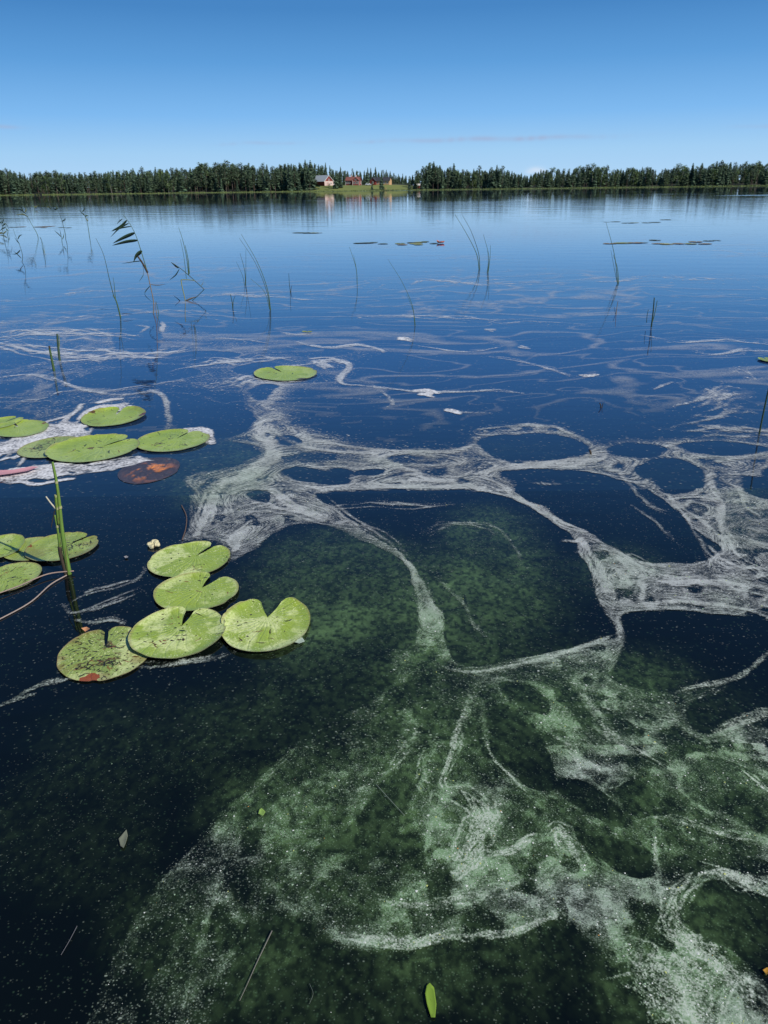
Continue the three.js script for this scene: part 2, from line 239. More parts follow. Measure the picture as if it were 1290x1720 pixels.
// bright strands: l = brightness, w = width in photo pixels
const LINES = [
  { l: 0.45, w: 10, p: [[560, 850], [620, 846], [700, 850], [780, 846]] },
  { l: 0.4, w: 12, p: [[700, 900], [760, 880], [830, 890], [870, 930], [880, 980]] },
  { l: 0.4, w: 14, p: [[720, 960], [770, 1010], [800, 1060], [850, 1090]] },
  { l: 0.4, w: 8, p: [[880, 810], [930, 815], [960, 812]] },
  { l: 0.5, w: 14, p: [[400, 800], [450, 815], [500, 850], [560, 870]] },
  { l: 0.5, w: 14, p: [[390, 860], [440, 850], [500, 862], [560, 880]] },
  { l: 0.5, w: 12, p: [[600, 760], [660, 780], [720, 782], [800, 778]] },
  { l: 0.6, w: 12, p: [[1120, 835], [1160, 880], [1200, 940], [1260, 960], [1320, 1000]] },
  { l: 0.6, w: 14, p: [[1060, 960], [1120, 975], [1200, 980], [1300, 1010]] },
  { l: 0.5, w: 12, p: [[1190, 770], [1230, 790], [1250, 850], [1300, 890]] },
  { l: 0.5, w: 10, p: [[1030, 770], [1080, 840], [1140, 870]] },
  { l: 0.25, w: 26, p: [[660, 1160], [690, 1220], [640, 1290], [560, 1340]] },
  { l: 0.25, w: 30, p: [[720, 1150], [740, 1210], [700, 1290], [720, 1380], [690, 1450]] },
  { l: 0.5, w: 16, p: [[940, 1130], [980, 1170], [1010, 1230], [1080, 1270], [1140, 1300]] },
  { l: 0.5, w: 12, p: [[900, 1220], [960, 1260], [980, 1310]] },
  { l: 0.35, w: 20, p: [[1050, 1390], [1110, 1370], [1200, 1400], [1300, 1420]] },
  { l: 0.32, w: 24, p: [[600, 1500], [680, 1520], [780, 1510], [860, 1480], [920, 1440]] },
  { l: 0.5, w: 5, p: [[-40, 640], [60, 630], [160, 656], [230, 650], [300, 640], [380, 660]] },
  { l: 0.5, w: 5, p: [[-40, 668], [60, 672], [130, 655], [200, 664], [280, 655], [350, 668], [420, 690]] },
  { l: 0.5, w: 4, p: [[-40, 700], [40, 716], [110, 700], [160, 676], [240, 668]] },
  { l: 0.45, w: 4, p: [[40, 612], [130, 606], [220, 600], [320, 604], [400, 585], [470, 590]] },
  { l: 0.45, w: 4, p: [[280, 600], [330, 575], [400, 570], [460, 580], [530, 592]] },
  { l: 0.45, w: 4, p: [[360, 650], [410, 628], [450, 618], [520, 612], [560, 600]] },
  { l: 0.4, w: 4, p: [[-40, 590], [20, 580], [80, 584], [150, 590], [210, 582]] },
  { l: 0.5, w: 6, p: [[440, 700], [470, 730], [520, 752], [580, 760], [640, 756]] },
  { l: 0.5, w: 5, p: [[470, 700], [520, 735], [600, 752], [700, 757], [790, 755]] },
  { l: 0.5, w: 5, p: [[620, 640], [660, 676], [640, 690]] },
  { l: 0.35, w: 5, p: [[1140, 690], [1190, 700], [1250, 690], [1300, 705]] },
  { l: 0.4, w: 5, p: [[1090, 730], [1160, 712], [1230, 700], [1300, 720]] },
  { l: 1.44, w: 9, p: [[800, 1148], [785, 1200], [765, 1260], [748, 1310], [752, 1326], [778, 1326]] },
  { l: 1.4, w: 30, p: [[782, 1330], [800, 1352], [812, 1385], [800, 1420], [785, 1445]] },
  { l: 1.3, w: 20, p: [[800, 1362], [838, 1372]] },
  { l: 1.4, w: 26, p: [[756, 1462], [790, 1440], [812, 1425]] },
  { l: 1.3, w: 11, p: [[810, 1432], [840, 1434], [880, 1420], [905, 1404]] },
  { l: 1.1, w: 18, p: [[920, 1395], [945, 1390], [960, 1420], [985, 1460]] },
  { l: 1.3, w: 22, p: [[570, 1574], [640, 1578], [720, 1580], [800, 1576]] },
  { l: 1.44, w: 13, p: [[780, 1580], [850, 1572], [905, 1556], [940, 1540], [930, 1530]] },
  { l: 0.9, w: 6, p: [[1036, 1069], [930, 1103], [850, 1122], [790, 1132], [740, 1122]] },
  { l: 1, w: 8, p: [[1044, 1030], [1036, 1050], [1042, 1075]] },
  { l: 0.9, w: 12, p: [[975, 898], [1000, 940], [1020, 985], [1036, 1030]] },
  { l: 0.6, w: 40, p: [[1010, 930], [1050, 955], [1060, 985], [1040, 1010]] },
  { l: 0.9, w: 6, p: [[945, 908], [968, 910], [978, 905]] },
  { l: 1, w: 7, p: [[1196, 936], [1213, 918], [1206, 898], [1182, 880], [1150, 856], [1128, 836], [1112, 822]] },
  { l: 1.0, w: 6, p: [[1130, 1166], [1170, 1156], [1215, 1148], [1250, 1136], [1295, 1098]] },
  { l: 1.3, w: 26, p: [[1180, 1476], [1150, 1500], [1130, 1530], [1136, 1565], [1180, 1600], [1230, 1640], [1300, 1700]] },
  { l: 1.3, w: 22, p: [[1170, 1472], [1210, 1470], [1250, 1486], [1300, 1508]] },
  { l: 0.7, w: 80, p: [[1050, 1580], [1110, 1640], [1180, 1700], [1260, 1780]] },
  { l: 0.6, w: 8, p: [[1100, 1390], [1098, 1450], [1105, 1490]] },
  { l: 0.7, w: 10, p: [[1240, 1290], [1290, 1330], [1330, 1340]] },
  { l: 0.7, w: 16, p: [[1200, 1235], [1260, 1210], [1320, 1190]] },
  { l: 0.8, w: 5, p: [[818, 1180], [815, 1220], [822, 1262], [850, 1300], [900, 1340]] },
  // ribbon round the left edge of the big cells
  { l: 1, w: 12, p: [[430, 690], [425, 725], [455, 762], [420, 790], [368, 812], [350, 850], [335, 900]] },
  { l: 0.9, w: 9, p: [[452, 690], [440, 720], [470, 765], [440, 790], [395, 815], [380, 850], [385, 890]] },
  { l: 1.1, w: 14, p: [[322, 900], [340, 870], [352, 830], [368, 800]] },
  { l: 1, w: 14, p: [[376, 905], [392, 925], [400, 900], [430, 880]] },
  { l: 1, w: 8, p: [[460, 850], [500, 828], [540, 822], [620, 815], [720, 818], [800, 820], [850, 830]] },
  { l: 0.9, w: 12, p: [[620, 806], [690, 800], [740, 806], [800, 812]] },
  { l: 0.8, w: 8, p: [[600, 775], [680, 762], [760, 760], [800, 745]] },
  { l: 0.95, w: 16, p: [[800, 800], [835, 790], [880, 785], [990, 775], [1020, 762]] },
  { l: 1, w: 9, p: [[800, 800], [830, 812], [860, 832], [905, 852], [950, 880], [985, 895]] },
  { l: 1, w: 6, p: [[800, 722], [860, 716], [925, 718], [962, 732], [1005, 750]] },
  { l: 0.7, w: 8, p: [[540, 832], [590, 872], [640, 900], [676, 936], [694, 980]] },
  { l: 0.45, w: 24, p: [[690, 960], [712, 1010], [722, 1060], [700, 1100]] },
  { l: 0.85, w: 5, p: [[672, 936], [690, 955], [700, 990]] },
  { l: 0.45, w: 5, p: [[648, 1150], [560, 1208], [505, 1240], [470, 1280], [400, 1345], [290, 1455], [262, 1490]] },
  { l: 0.5, w: 10, p: [[1060, 850], [1100, 875], [1130, 905], [1160, 930]] },
  { l: 0.75, w: 10, p: [[1120, 840], [1200, 840], [1210, 880], [1240, 930], [1290, 960]] },
  { l: 0.7, w: 10, p: [[1040, 1020], [1120, 1012], [1200, 1015], [1300, 1040]] },
  { l: 0.8, w: 7, p: [[1190, 780], [1200, 820], [1220, 850]] },
  // white foam about the lily leaves
  { l: 2.3, w: 24, p: [[-30, 770], [30, 750], [70, 738], [120, 718], [150, 700]] },
  { l: 2.1, w: 15, p: [[140, 712], [165, 692], [200, 684], [222, 680]] },
  { l: 2.1, w: 24, p: [[20, 745], [80, 728], [130, 722], [140, 735]] },
  { l: 1.8, w: 20, p: [[-30, 812], [40, 800], [110, 792], [140, 788]] },
  { l: 1.5, w: 11, p: [[130, 790], [190, 782], [250, 768], [262, 764]] },
  { l: 2.1, w: 10, p: [[310, 726], [340, 724], [352, 738], [362, 742]] },
  { l: 1.2, w: 5, p: [[222, 742], [240, 735], [260, 730]] },
  { l: 1.0, w: 4, p: [[250, 655], [278, 668], [284, 700], [278, 722]] },
  { l: 1.0, w: 8, p: [[20, 1175], [70, 1152], [110, 1140], [160, 1135]] },
  { l: 1.0, w: 9, p: [[230, 1120], [300, 1112], [360, 1102], [400, 1092]] },
  { l: 0.9, w: 10, p: [[105, 1020], [118, 1036], [150, 1030], [200, 1008], [240, 990]] },
  { l: 0.7, w: 6, p: [[112, 1018], [140, 1000], [190, 985], [235, 970], [255, 935]] },
  { l: 0.9, w: 6, p: [[130, 1045], [165, 1050], [185, 1042], [215, 1050]] },
  { l: 1.2, w: 9, p: [[508, 1076], [500, 1082]] },
  { l: 1.0, w: 4, p: [[-20, 1195], [30, 1178], [60, 1170]] },
  // blue water further out
  { l: 1.1, w: 9, p: [[540, 605], [575, 606], [590, 615], [578, 628], [570, 640], [600, 648]] },
  { l: 0.9, w: 14, p: [[520, 605], [550, 612], [565, 622]] },
  { l: 1.4, w: 4, p: [[600, 647], [650, 652], [700, 658], [760, 660], [830, 657], [880, 662]] },
  { l: 1.9, w: 7, p: [[698, 657], [720, 660], [736, 662]] },
  { l: 1.5, w: 5, p: [[752, 690], [765, 691], [772, 694]] },
  { l: 0.7, w: 3, p: [[770, 693], [830, 694]] },
  { l: 1.3, w: 6, p: [[498, 574], [520, 580], [560, 584], [600, 580], [630, 586], [646, 592]] },
  { l: 1.2, w: 4, p: [[470, 557], [500, 560], [530, 560]] },
  { l: 1.8, w: 4, p: [[668, 568], [690, 572]] },
  { l: 0.9, w: 3, p: [[690, 578], [780, 590], [850, 580]] },
  { l: 1.4, w: 4, p: [[812, 555], [830, 556]] },
  { l: 1.2, w: 3, p: [[870, 582], [890, 585]] },
  { l: 1.8, w: 4, p: [[978, 631], [1002, 631]] },
  { l: 0.8, w: 4, p: [[820, 600], [880, 608], [960, 632], [1040, 656]] },
  { l: 0.9, w: 3, p: [[1098, 655], [1130, 642]] },
  { l: 0.45, w: 34, p: [[1120, 700], [1180, 680], [1240, 660], [1290, 690]] },
  { l: 0.5, w: 26, p: [[1140, 725], [1230, 722], [1320, 728]] },
  { l: 0.5, w: 16, p: [[1210, 632], [1240, 620], [1270, 635], [1300, 650]] },
  { l: 0.35, w: 10, p: [[1060, 560], [1150, 575], [1230, 572], [1320, 580]] },
  { l: 0.35, w: 12, p: [[1150, 590], [1200, 600], [1250, 590], [1320, 595]] },
  { l: 0.32, w: 12, p: [[560, 520], [646, 530], [775, 533], [860, 540], [1000, 545]] },
  { l: 0.30, w: 16, p: [[600, 500], [690, 477], [747, 472], [860, 474], [960, 470]] },
  { l: 0.30, w: 12, p: [[1000, 472], [1100, 466], [1200, 470], [1320, 478]] },
  { l: 0.28, w: 10, p: [[-40, 512], [60, 500], [170, 490], [280, 484]] },
  { l: 0.26, w: 14, p: [[-40, 545], [80, 540], [200, 528], [320, 522], [420, 545]] },
  { l: 0.8, w: 5, p: [[262, 540], [275, 548], [268, 562]] },
  { l: 0.7, w: 5, p: [[228, 545], [250, 550], [232, 562]] },
  { l: 0.30, w: 14, p: [[300, 500], [420, 496], [560, 505]] },
  { l: 0.42, w: 20, p: [[-40, 566], [60, 590], [160, 596], [280, 592], [330, 580]] },
  { l: 0.42, w: 18, p: [[-40, 575], [40, 562], [140, 560], [240, 566]] },
  { l: 0.5, w: 14, p: [[270, 630], [330, 612], [420, 604], [500, 600]] },
  { l: 0.5, w: 18, p: [[320, 660], [400, 640], [430, 636], [520, 640]] },
];
// green murk just under the surface: centre, half width and half height in photo pixels, strength
const MURK = [[820, 940, 85, 90, 0.75], [790, 1040, 110, 80, 0.8], [900, 1000, 60, 70, 0.35], [570, 980, 150, 90, 0.8], [600, 1090, 150, 70, 0.7], [520, 1060, 120, 60, 0.4], [480, 1200, 160, 60, 0.4], [1000, 1180, 130, 90, 0.8], [880, 1220, 80, 100, 0.5], [1075, 1345, 34, 34, 1.5], [1030, 1440, 70, 50, 0.7], [900, 1400, 150, 80, 0.8], [1180, 1350, 130, 120, 0.9], [760, 1200, 150, 120, 0.45], [300, 1560, 140, 90, 0.3], [1120, 1640, 130, 110, 1.1], [1180, 1540, 50, 50, 1.2], [1220, 1550, 90, 50, 0.7], [560, 1340, 180, 90, 0.75], [430, 1360, 110, 60, 0.5], [650, 1460, 220, 90, 0.7], [470, 1560, 70, 60, 0.3], [600, 1650, 200, 80, 0.4], [800, 1640, 160, 70, 0.4], [360, 1640, 110, 110, 0.35], [250, 1250, 180, 70, 0.28], [120, 1400, 160, 110, 0.2], [400, 800, 60, 40, 0.5], [330, 815, 30, 40, 0.9], [380, 755, 50, 16, 0.8], [500, 770, 50, 20, 0.4], [1040, 960, 60, 40, 0.6], [1090, 1140, 60, 40, 0.6], [1210, 1200, 50, 40, 0.6], [860, 760, 60, 16, 0.3], [1120, 800, 40, 18, 0.35], [1250, 870, 60, 60, 0.3], [720, 1290, 90, 140, 0.6], [760, 1560, 200, 40, 0.6]];

const TILES = [
  { x: 1.36, d0: 0.45, d1: 1.50 }, { x: 2.20, d0: 1.50, d1: 3.20 }, { x: 5.20, d0: 3.20, d1: 8.20 }, { x: 16.0, d0: 8.20, d1: 26 },
];
const TEX_W = 2048, FAR = 900, SIDE = 900;

function trace(ctx, pts, closed) {      // a smooth path through the points
  const n = pts.length, at = (k) => (closed ? pts[(k + n) % n] : pts[Math.min(n - 1, Math.max(0, k))]);
  ctx.moveTo(pts[0][0], pts[0][1]);
  for (let k = 0; k < (closed ? n : n - 1); k++) {
    const a = at(k - 1), b = at(k), c = at(k + 1), e = at(k + 2), s = 1 / 6;
    ctx.bezierCurveTo(b[0] + (c[0] - a[0]) * s, b[1] + (c[1] - a[1]) * s, c[0] - (e[0] - b[0]) * s, c[1] - (e[1] - b[1]) * s, c[0], c[1]);
  }
}
function blur(a, W, H, r) {
  if (r < 1) return a;
  const t = new Float32Array(a.length), pass = (src, dst, n, m, sn, sm) => {
    for (let j = 0; j < m; j++) {
      let s = 0; const o = j * sm, k = 1 / (2 * r + 1);
      for (let i = -r; i <= r; i++) s += src[o + clamp(i, 0, n - 1) * sn];
      for (let i = 0; i < n; i++) { dst[o + i * sn] = s * k; s += src[o + Math.min(n - 1, i + r + 1) * sn] - src[o + Math.max(0, i - r) * sn]; }
    }
  };
  for (let k = 0; k < 2; k++) { pass(a, t, W, H, 1, W); pass(t, a, H, W, W, 1); }
  return a;
}
function distance(mask, W, H) {         // texels to the nearest 1 in mask
  const INF = 1e9, g = new Float32Array(W * H), out = new Float32Array(W * H);
  for (let x = 0; x < W; x++) {
    let d = INF; for (let y = 0; y < H; y++) { d = mask[y * W + x] ? 0 : d + 1; g[y * W + x] = d; }
    d = INF; for (let y = H - 1; y >= 0; y--) { d = mask[y * W + x] ? 0 : d + 1; if (d < g[y * W + x]) g[y * W + x] = d; }
  }
  const v = new Int32Array(W), z = new Float64Array(W + 1);
  for (let y = 0; y < H; y++) {
    const o = y * W, F = (i) => { const q = Math.min(g[o + i], 4000); return q * q; }; let k = 0; v[0] = 0; z[0] = -INF; z[1] = INF;
    for (let q = 1; q < W; q++) {
      let s; do { s = ((F(q) + q * q) - (F(v[k]) + v[k] * v[k])) / (2 * q - 2 * v[k]); } while (s <= z[k] && --k >= 0);
      k++; v[k] = q; z[k] = s; z[k + 1] = INF;
    }
    k = 0;
    for (let q = 0; q < W; q++) { while (z[k + 1] < q) k++; out[o + q] = Math.sqrt((q - v[k]) * (q - v[k]) + F(v[k])); }
  }
  return out;
}
const world = (p) => p.map(([x, y]) => onWater(x, y));
const fillsW = FILLS.map((o) => ({ ...o, q: world(o.p) })), cellsW = CELLS.map((o) => ({ ...o, q: world(o.p) }));
// every strand of scum is a skein of finer threads that wander, part and join
const strandsW = [];
{
  let n = 0;
  for (const o of LINES) {
    const lens = []; let L = 0; for (let k = 1; k < o.p.length; k++) { const l = Math.hypot(o.p[k][0] - o.p[k - 1][0], o.p[k][1] - o.p[k - 1][1]); lens.push(l); L += l; }
    const flat = Math.abs(o.p[o.p.length - 1][0] - o.p[0][0]) / (L + 1), count = Math.max(3, Math.round(o.w * (o.l > 1.45 ? 1.15 : 0.75))), steps = Math.max(4, Math.round(L / 22));
    for (let s = 0; s < count; s++) {
      const sd = ++n * 7, off = (h2(s, n, 5) + h2(s, n, 6) - 1) * 0.95, t0 = s < 2 ? 0 : h2(s, n, 7) * 0.45, t1 = s < 2 ? 1 : 1 - h2(s, n, 8) * 0.45, p = [];
      for (let k = 0; k <= steps; k++) {
        let t = lerp(t0, t1, k / steps) * L, i = 0; while (i < lens.length - 1 && t > lens[i]) { t -= lens[i]; i++; }
        const a = o.p[i], b = o.p[i + 1], u = clamp(t / lens[i]), c = o.p[Math.max(0, i - 1)], e = o.p[Math.min(o.p.length - 1, i + 2)], u2 = u * u, u3 = u2 * u;
        const cr = (q) => 0.5 * (2 * a[q] + (b[q] - c[q]) * u + (2 * c[q] - 5 * a[q] + 4 * b[q] - e[q]) * u2 + (3 * a[q] - c[q] - 3 * b[q] + e[q]) * u3);
        const nx = -(b[1] - a[1]) / lens[i], ny = (b[0] - a[0]) / lens[i], g = o.w * (off + 0.9 * (vn(k * 0.55, sd, 13) - 0.5)) * (0.55 + 0.9 * vn(k * 0.3, n, 14)) * (0.35 + 0.65 * Math.abs(nx) + 0.25 * flat);
        p.push([cr(0) + nx * g, cr(1) + ny * g]);
      }
      const big = o.l > 1.45;
      strandsW.push({ foam: big, l: o.l * (big ? 0.75 : 0.62) * (0.35 + 0.8 * h2(s, n, 9)), w: (big ? 2.8 : 1.5) * (0.6 + 1.1 * h2(s, n, 10)), q: world(p) });
    }
  }
}
const murkW = MURK.map(([x, y, rx, ry, l]) => ({ l, q: [...Array(14)].map((_, k) => onWater(x + rx * Math.cos(k / 14 * 6.283), y + ry * Math.sin(k / 14 * 6.283))) }));

const scumDensity = [];               // kept for scattering flakes
function buildTile(T, ti) {
  const W = TEX_W, m = (2 * T.x) / W, H = Math.round((T.d1 - T.d0) / m), N = W * H, dm = (T.d0 + T.d1) / 2;
  T.H = H; T.m = m;
  const raster = (draw) => {
    const c = document.createElement('canvas'); c.width = W; c.height = H;
    const x = c.getContext('2d'); x.fillStyle = '#000'; x.fillRect(0, 0, W, H);
    x.setTransform(1 / m, 0, 0, 1 / m, T.x / m, -T.d0 / m); x.lineCap = x.lineJoin = 'round';
    draw(x);
    const d = x.getImageData(0, 0, W, H).data, a = new Float32Array(N);
    for (let i = 0; i < N; i++) a[i] = d[i * 4] / 255;
    return a;
  };
  const grey = (v) => { const g = Math.round(clamp(v) * 255); return 'rgb(' + g + ',' + g + ',' + g + ')'; };
  const cov = raster((x) => { for (const f of fillsW) { x.fillStyle = grey(f.l); x.beginPath(); trace(x, f.q, true); x.fill(); } });
  blur(cov, W, H, Math.round(0.010 * dm / m));
  const cell = raster((x) => { for (const f of cellsW) { x.fillStyle = grey(f.c); x.beginPath(); trace(x, f.q, true); x.fill(); } });
  const threads = (foam) => raster((x) => {
    x.globalCompositeOperation = 'lighter';
    for (const f of strandsW) {
      if (f.foam !== foam) continue;
      x.strokeStyle = grey(f.l / 2.5);
      for (let k = 0; k + 1 < f.q.length; k++) {
        // each stretch with the width it has at its own distance, wider where it runs across the view
        const [a, b] = [f.q[k], f.q[k + 1]], d = (a[1] + b[1]) / 2, s = scaleAt(d), run = Math.abs(b[1] - a[1]) / (Math.hypot(b[0] - a[0], b[1] - a[1]) || 1);
        x.lineWidth = f.w / s * lerp(1 + 0.55 * Math.min(3, d / EYE * 0.8), 1, run);
        x.beginPath(); trace(x, [f.q[Math.max(0, k - 1)], a, b, f.q[Math.min(f.q.length - 1, k + 2)]].slice(k ? 0 : 1, k + 2 < f.q.length ? 4 : 3), false); x.stroke();
      }
    }
  });
  const line = threads(false), foamy = blur(threads(true), W, H, Math.max(1, Math.round(0.0016 * dm / m)));
  const lineSoft = blur(Float32Array.from(line), W, H, Math.max(1, Math.round(0.0016 * dm / m)));
  const murk = raster((x) => { x.globalCompositeOperation = 'lighter'; for (const f of murkW) { x.fillStyle = grey(f.l * 0.5); x.beginPath(); trace(x, f.q, true); x.fill(); } });
  blur(murk, W, H, Math.round(0.028 * dm / m));

  // ragged edges: everything is looked up through a fractal wobble
  const wob = 0.024 + 0.014 * dm, f0 = 1 / (0.06 + 0.065 * dm);
  const C = new Float32Array(N), K = new Float32Array(N), L = new Float32Array(N), O = new Float32Array(N), M = new Float32Array(N), mask = new Uint8Array(N);
  for (let j = 0; j < H; j++) {
    const d = T.d0 + (j + 0.5) * m;
    for (let i = 0; i < W; i++) {
      const x = -T.x + (i + 0.5) * m, a = fbm(x * f0, d * f0, 5, 11) - 0.5, b = fbm(x * f0 + 40, d * f0, 5, 23) - 0.5;
      const wi = clamp(Math.round(i + a * wob / m), 0, W - 1), wj = clamp(Math.round(j + b * wob / m), 0, H - 1), w = wj * W + wi, o = j * W + i;
      const w2 = clamp(Math.round(j + b * wob * 0.6 / m), 0, H - 1) * W + clamp(Math.round(i + a * wob * 0.6 / m), 0, W - 1);
      C[o] = cov[w]; K[o] = cell[w]; O[o] = foamy[w2] * 2.5; L[o] = 1.15 * (1 - Math.exp(-1.25 * lineSoft[w2] * 2.5)) + O[o]; M[o] = murk[w] * 2; mask[o] = K[o] > 0.5 ? 1 : 0;
    }
  }
  const near = distance(mask, W, H);      // texels from the nearest clear cell
  const Ks = blur(Float32Array.from(K), W, H, Math.max(1, Math.round(0.0052 * dm / m)));

  // the way the scum has been drawn out: along the cells' edges, and along a slow swirl elsewhere
  const q = 4, w4 = Math.floor(W / q), h4 = Math.floor(H / q), base = new Float32Array(w4 * h4);
  for (let j = 0; j < h4; j++) for (let i = 0; i < w4; i++) { const o = j * q * W + i * q; base[j * w4 + i] = C[o] * (1 - K[o]) + Math.min(1, L[o]) * 0.8; }
  blur(base, w4, h4, Math.max(2, Math.round(0.014 * dm / m / q)));
  const fx = new Float32Array(w4 * h4), fy = new Float32Array(w4 * h4), fs = 1 / (0.10 + 0.10 * dm);
  for (let j = 0; j < h4; j++) for (let i = 0; i < w4; i++) {
    const o = j * w4 + i, gx = base[j * w4 + Math.min(w4 - 1, i + 1)] - base[j * w4 + Math.max(0, i - 1)], gy = base[Math.min(h4 - 1, j + 1) * w4 + i] - base[Math.max(0, j - 1) * w4 + i];
    const x = (-T.x + i * q * m) * fs, d = (T.d0 + j * q * m) * fs, e = 0.05;
    const cx = (fbm(x, d + e, 2, 71) - fbm(x, d - e, 2, 71)) / (2 * e), cy = -(fbm(x + e, d, 2, 71) - fbm(x - e, d, 2, 71)) / (2 * e);
    let vx = -gy * 60, vy = gx * 60; const g = Math.hypot(vx, vy); if (g > 1) { vx /= g; vy /= g; }
    if (vx < 0) { vx = -vx; vy = -vy; }
    vx += cx * 0.5 + 0.35; vy += cy * 0.5;
    const l = Math.hypot(vx, vy) || 1; fx[o] = vx / l; fy[o] = vy / l;
  }
  const grain = new Float32Array(N);
  for (let j = 0; j < H; j++) for (let i = 0; i < W; i++) { const r = h2(i, j, 301 + ti); grain[j * W + i] = r * r * r; }
  const lic = new Float32Array(N), steps = 8;
  let mean = 0, sq = 0;
  for (let j = 0; j < H; j++) for (let i = 0; i < W; i++) {
    const o = j * W + i;
    if (C[o] < 0.02 && L[o] < 0.02) { lic[o] = 0; continue; }
    let s = grain[o], n = 1;
    for (const sg of [1, -1]) {
      let x = i, y = j;
      for (let k = 0; k < steps; k++) {
        const p = Math.min(h4 - 1, (y / q) | 0) * w4 + Math.min(w4 - 1, (x / q) | 0);
        x += fx[p] * sg; y += fy[p] * sg;
        if (x < 0 || y < 0 || x >= W - 1 || y >= H - 1) break;
        s += grain[(y | 0) * W + (x | 0)]; n++;
      }
    }
    lic[o] = s / n;
  }
  let cnt = 0; for (let o = 0; o < N; o += 7) if (lic[o] > 0) { mean += lic[o]; sq += lic[o] * lic[o]; cnt++; }
  mean /= cnt || 1; const sd = Math.sqrt(Math.max(1e-6, sq / (cnt || 1) - mean * mean));

  const film = new Uint8Array(N * 4), water = new Uint8Array(N * 4);
  const rimW = (0.004 + 0.006 * dm) / m, nearZone = (d) => sstep(2.6, 1.3, d);
  const density = new Float32Array(w4 * h4);
  const p1 = 1 / (0.03 + 0.03 * dm), p2 = 1 / (0.012 + 0.014 * dm);
  for (let j = 0; j < H; j++) {
    const d = T.d0 + (j + 0.5) * m, nz = nearZone(d);
    for (let i = 0; i < W; i++) {
      const o = j * W + i, x = -T.x + (i + 0.5) * m;
      const big = fbm(x * p1, d * p1, 4, 41), med = fbm(x * p2, d * p2, 3, 57);
      const kr = Ks[o] + (Ks[o] > 0.01 && Ks[o] < 0.99 ? ((med - 0.5) * 0.9 + (big - 0.5) * 0.5) * (1 - 0.45 * nz) : 0), clear = sstep(0.22, 0.72, kr) * Math.min(1, Math.max(K[o], Ks[o]) + 0.1);
      const s = clamp(0.42 + (lic[o] - mean) / sd * 0.26);
      let c = C[o] * (1 - clear);
      const holes = c <= 0 ? 0 : sstep(0.60, 0.68, fbm(x * p1 * 1.3 + 9, d * p1 * 1.3, 3, 83)) * 0.75;
      const pools = nz > 0 && c > 0 ? nz * sstep(0.555, 0.67, fbm(x * 13 + 2.7, d * 10, 3, 1501)) : 0;
      c *= (1 - 0.8 * pools * (0.5 + med));
      c *= (1 - holes * (1 - sstep(0, rimW * 2, rimW * 2 - near[o])));
      c *= 0.55 + 0.9 * big;
      const rim = Math.exp(-near[o] / rimW) * C[o] * (1 - clear) * (1 - 0.7 * nz) * (0.35 + 1.1 * big);
      const gl = h2(i >> 1, j >> 1, 961), ln = L[o] * 0;
      const tear = L[o] > 0.01 ? 0.65 * fbm(x * p2 * 0.8 + 3, d * p2 * 0.8, 4, 1201) + 0.35 * fbm(x * p1 * 0.7, d * p1 * 0.7, 2, 1207) : 0, lw = L[o] > 0.01 ? sstep(tear * 0.5 - 0.20, tear * 0.7 + 0.55, L[o] * (1 + 0.6 * sstep(4, 10, d))) * (0.5 + 0.5 * Math.min(1.6, L[o])) : 0, gk = lerp(1, sstep(0.25, 0.9, h2(i >> 1, j >> 1, 971) * 0.7 + h2(i, j, 972) * 0.3) * (0.3 + 1.3 * med), nz * 0.6), ln2 = lw * (0.20 + 0.95 * lerp(s, gl, 0.4 + 0.4 * nz)) * (0.6 + 0.8 * med) * gk;
      const gr = h2(i >> 1, j >> 1, 951) * 0.6 + h2(i, j, 952) * 0.4, strand = lerp(s * (0.45 + 1.1 * gr), gr * (0.3 + 1.2 * sstep(0.35, 0.75, med)) * (0.7 + 0.6 * s), nz * 0.75);
      const dens = c * (0.15 + 1.05 * strand * (0.55 + 0.9 * med)) * (1 + 0.95 * nz) + rim * (0.15 + 0.55 * s) + ln2;
      // thin wisps far out, drawn along the breeze
      const wz = sstep(3.2, 5.5, d) * sstep(25, 15, d);
      let wisp = 0;
      const wr = wz > 0 ? sstep(0.40, 0.66, fbm(x * 0.22, d * 0.2, 3, 1311)) : 0;
      if (wr > 0) { const wx = x * 0.55 + 1.3 * fbm(x * 0.5, d * 0.4, 3, 1301), wd = d * 1.1 + 2.2 * fbm(x * 0.35 + 5, d * 0.35, 3, 1303), r1 = 1 - Math.abs(2 * fbm(wx, wd, 4, 1307) - 1); const r2 = 1 - Math.abs(2 * fbm(wx * 2.3 + 7, wd * 2.6, 3, 1321) - 1); wisp = wz * (Math.pow(sstep(0.90, 1.0, r1), 1.5) + 0.7 * Math.pow(sstep(0.91, 1.0, r2), 1.5)) * wr * sstep(0.15, 0.75, gr * 0.6 + 0.5 * fbm(x * 6, d * 9, 2, 1331)) * (1 - clear); }
      let a = Math.max(sstep(0.10, 1.0, dens) * 0.84, Math.min(1, wisp) * 0.30);
      // flakes and specks
      let fl = 0, flG = 0;
      for (const [cs, sd2, rmin, rmax, pb, pk, st] of [[2, 601, 0.40, 0.85, 0.05, 0.85, 0.9], [4, 603, 0.5, 1.25, 0.014, 0.55, 0.95], [7, 602, 0.7, 1.5, 0.003, 0.22, 0.95]]) {
        const ci = Math.floor(i / cs), cj = Math.floor(j / cs), r = h2(ci, cj, sd2 + ti), pr = pb * (1 + 2.2 * clamp(M[o])) + pk * clamp(dens * 0.7 + lw * 0.35 * nz + C[o] * (1 - clear) * (1 - 0.8 * pools) * (0.22 + 0.55 * nz) * (0.35 + 1.1 * big));
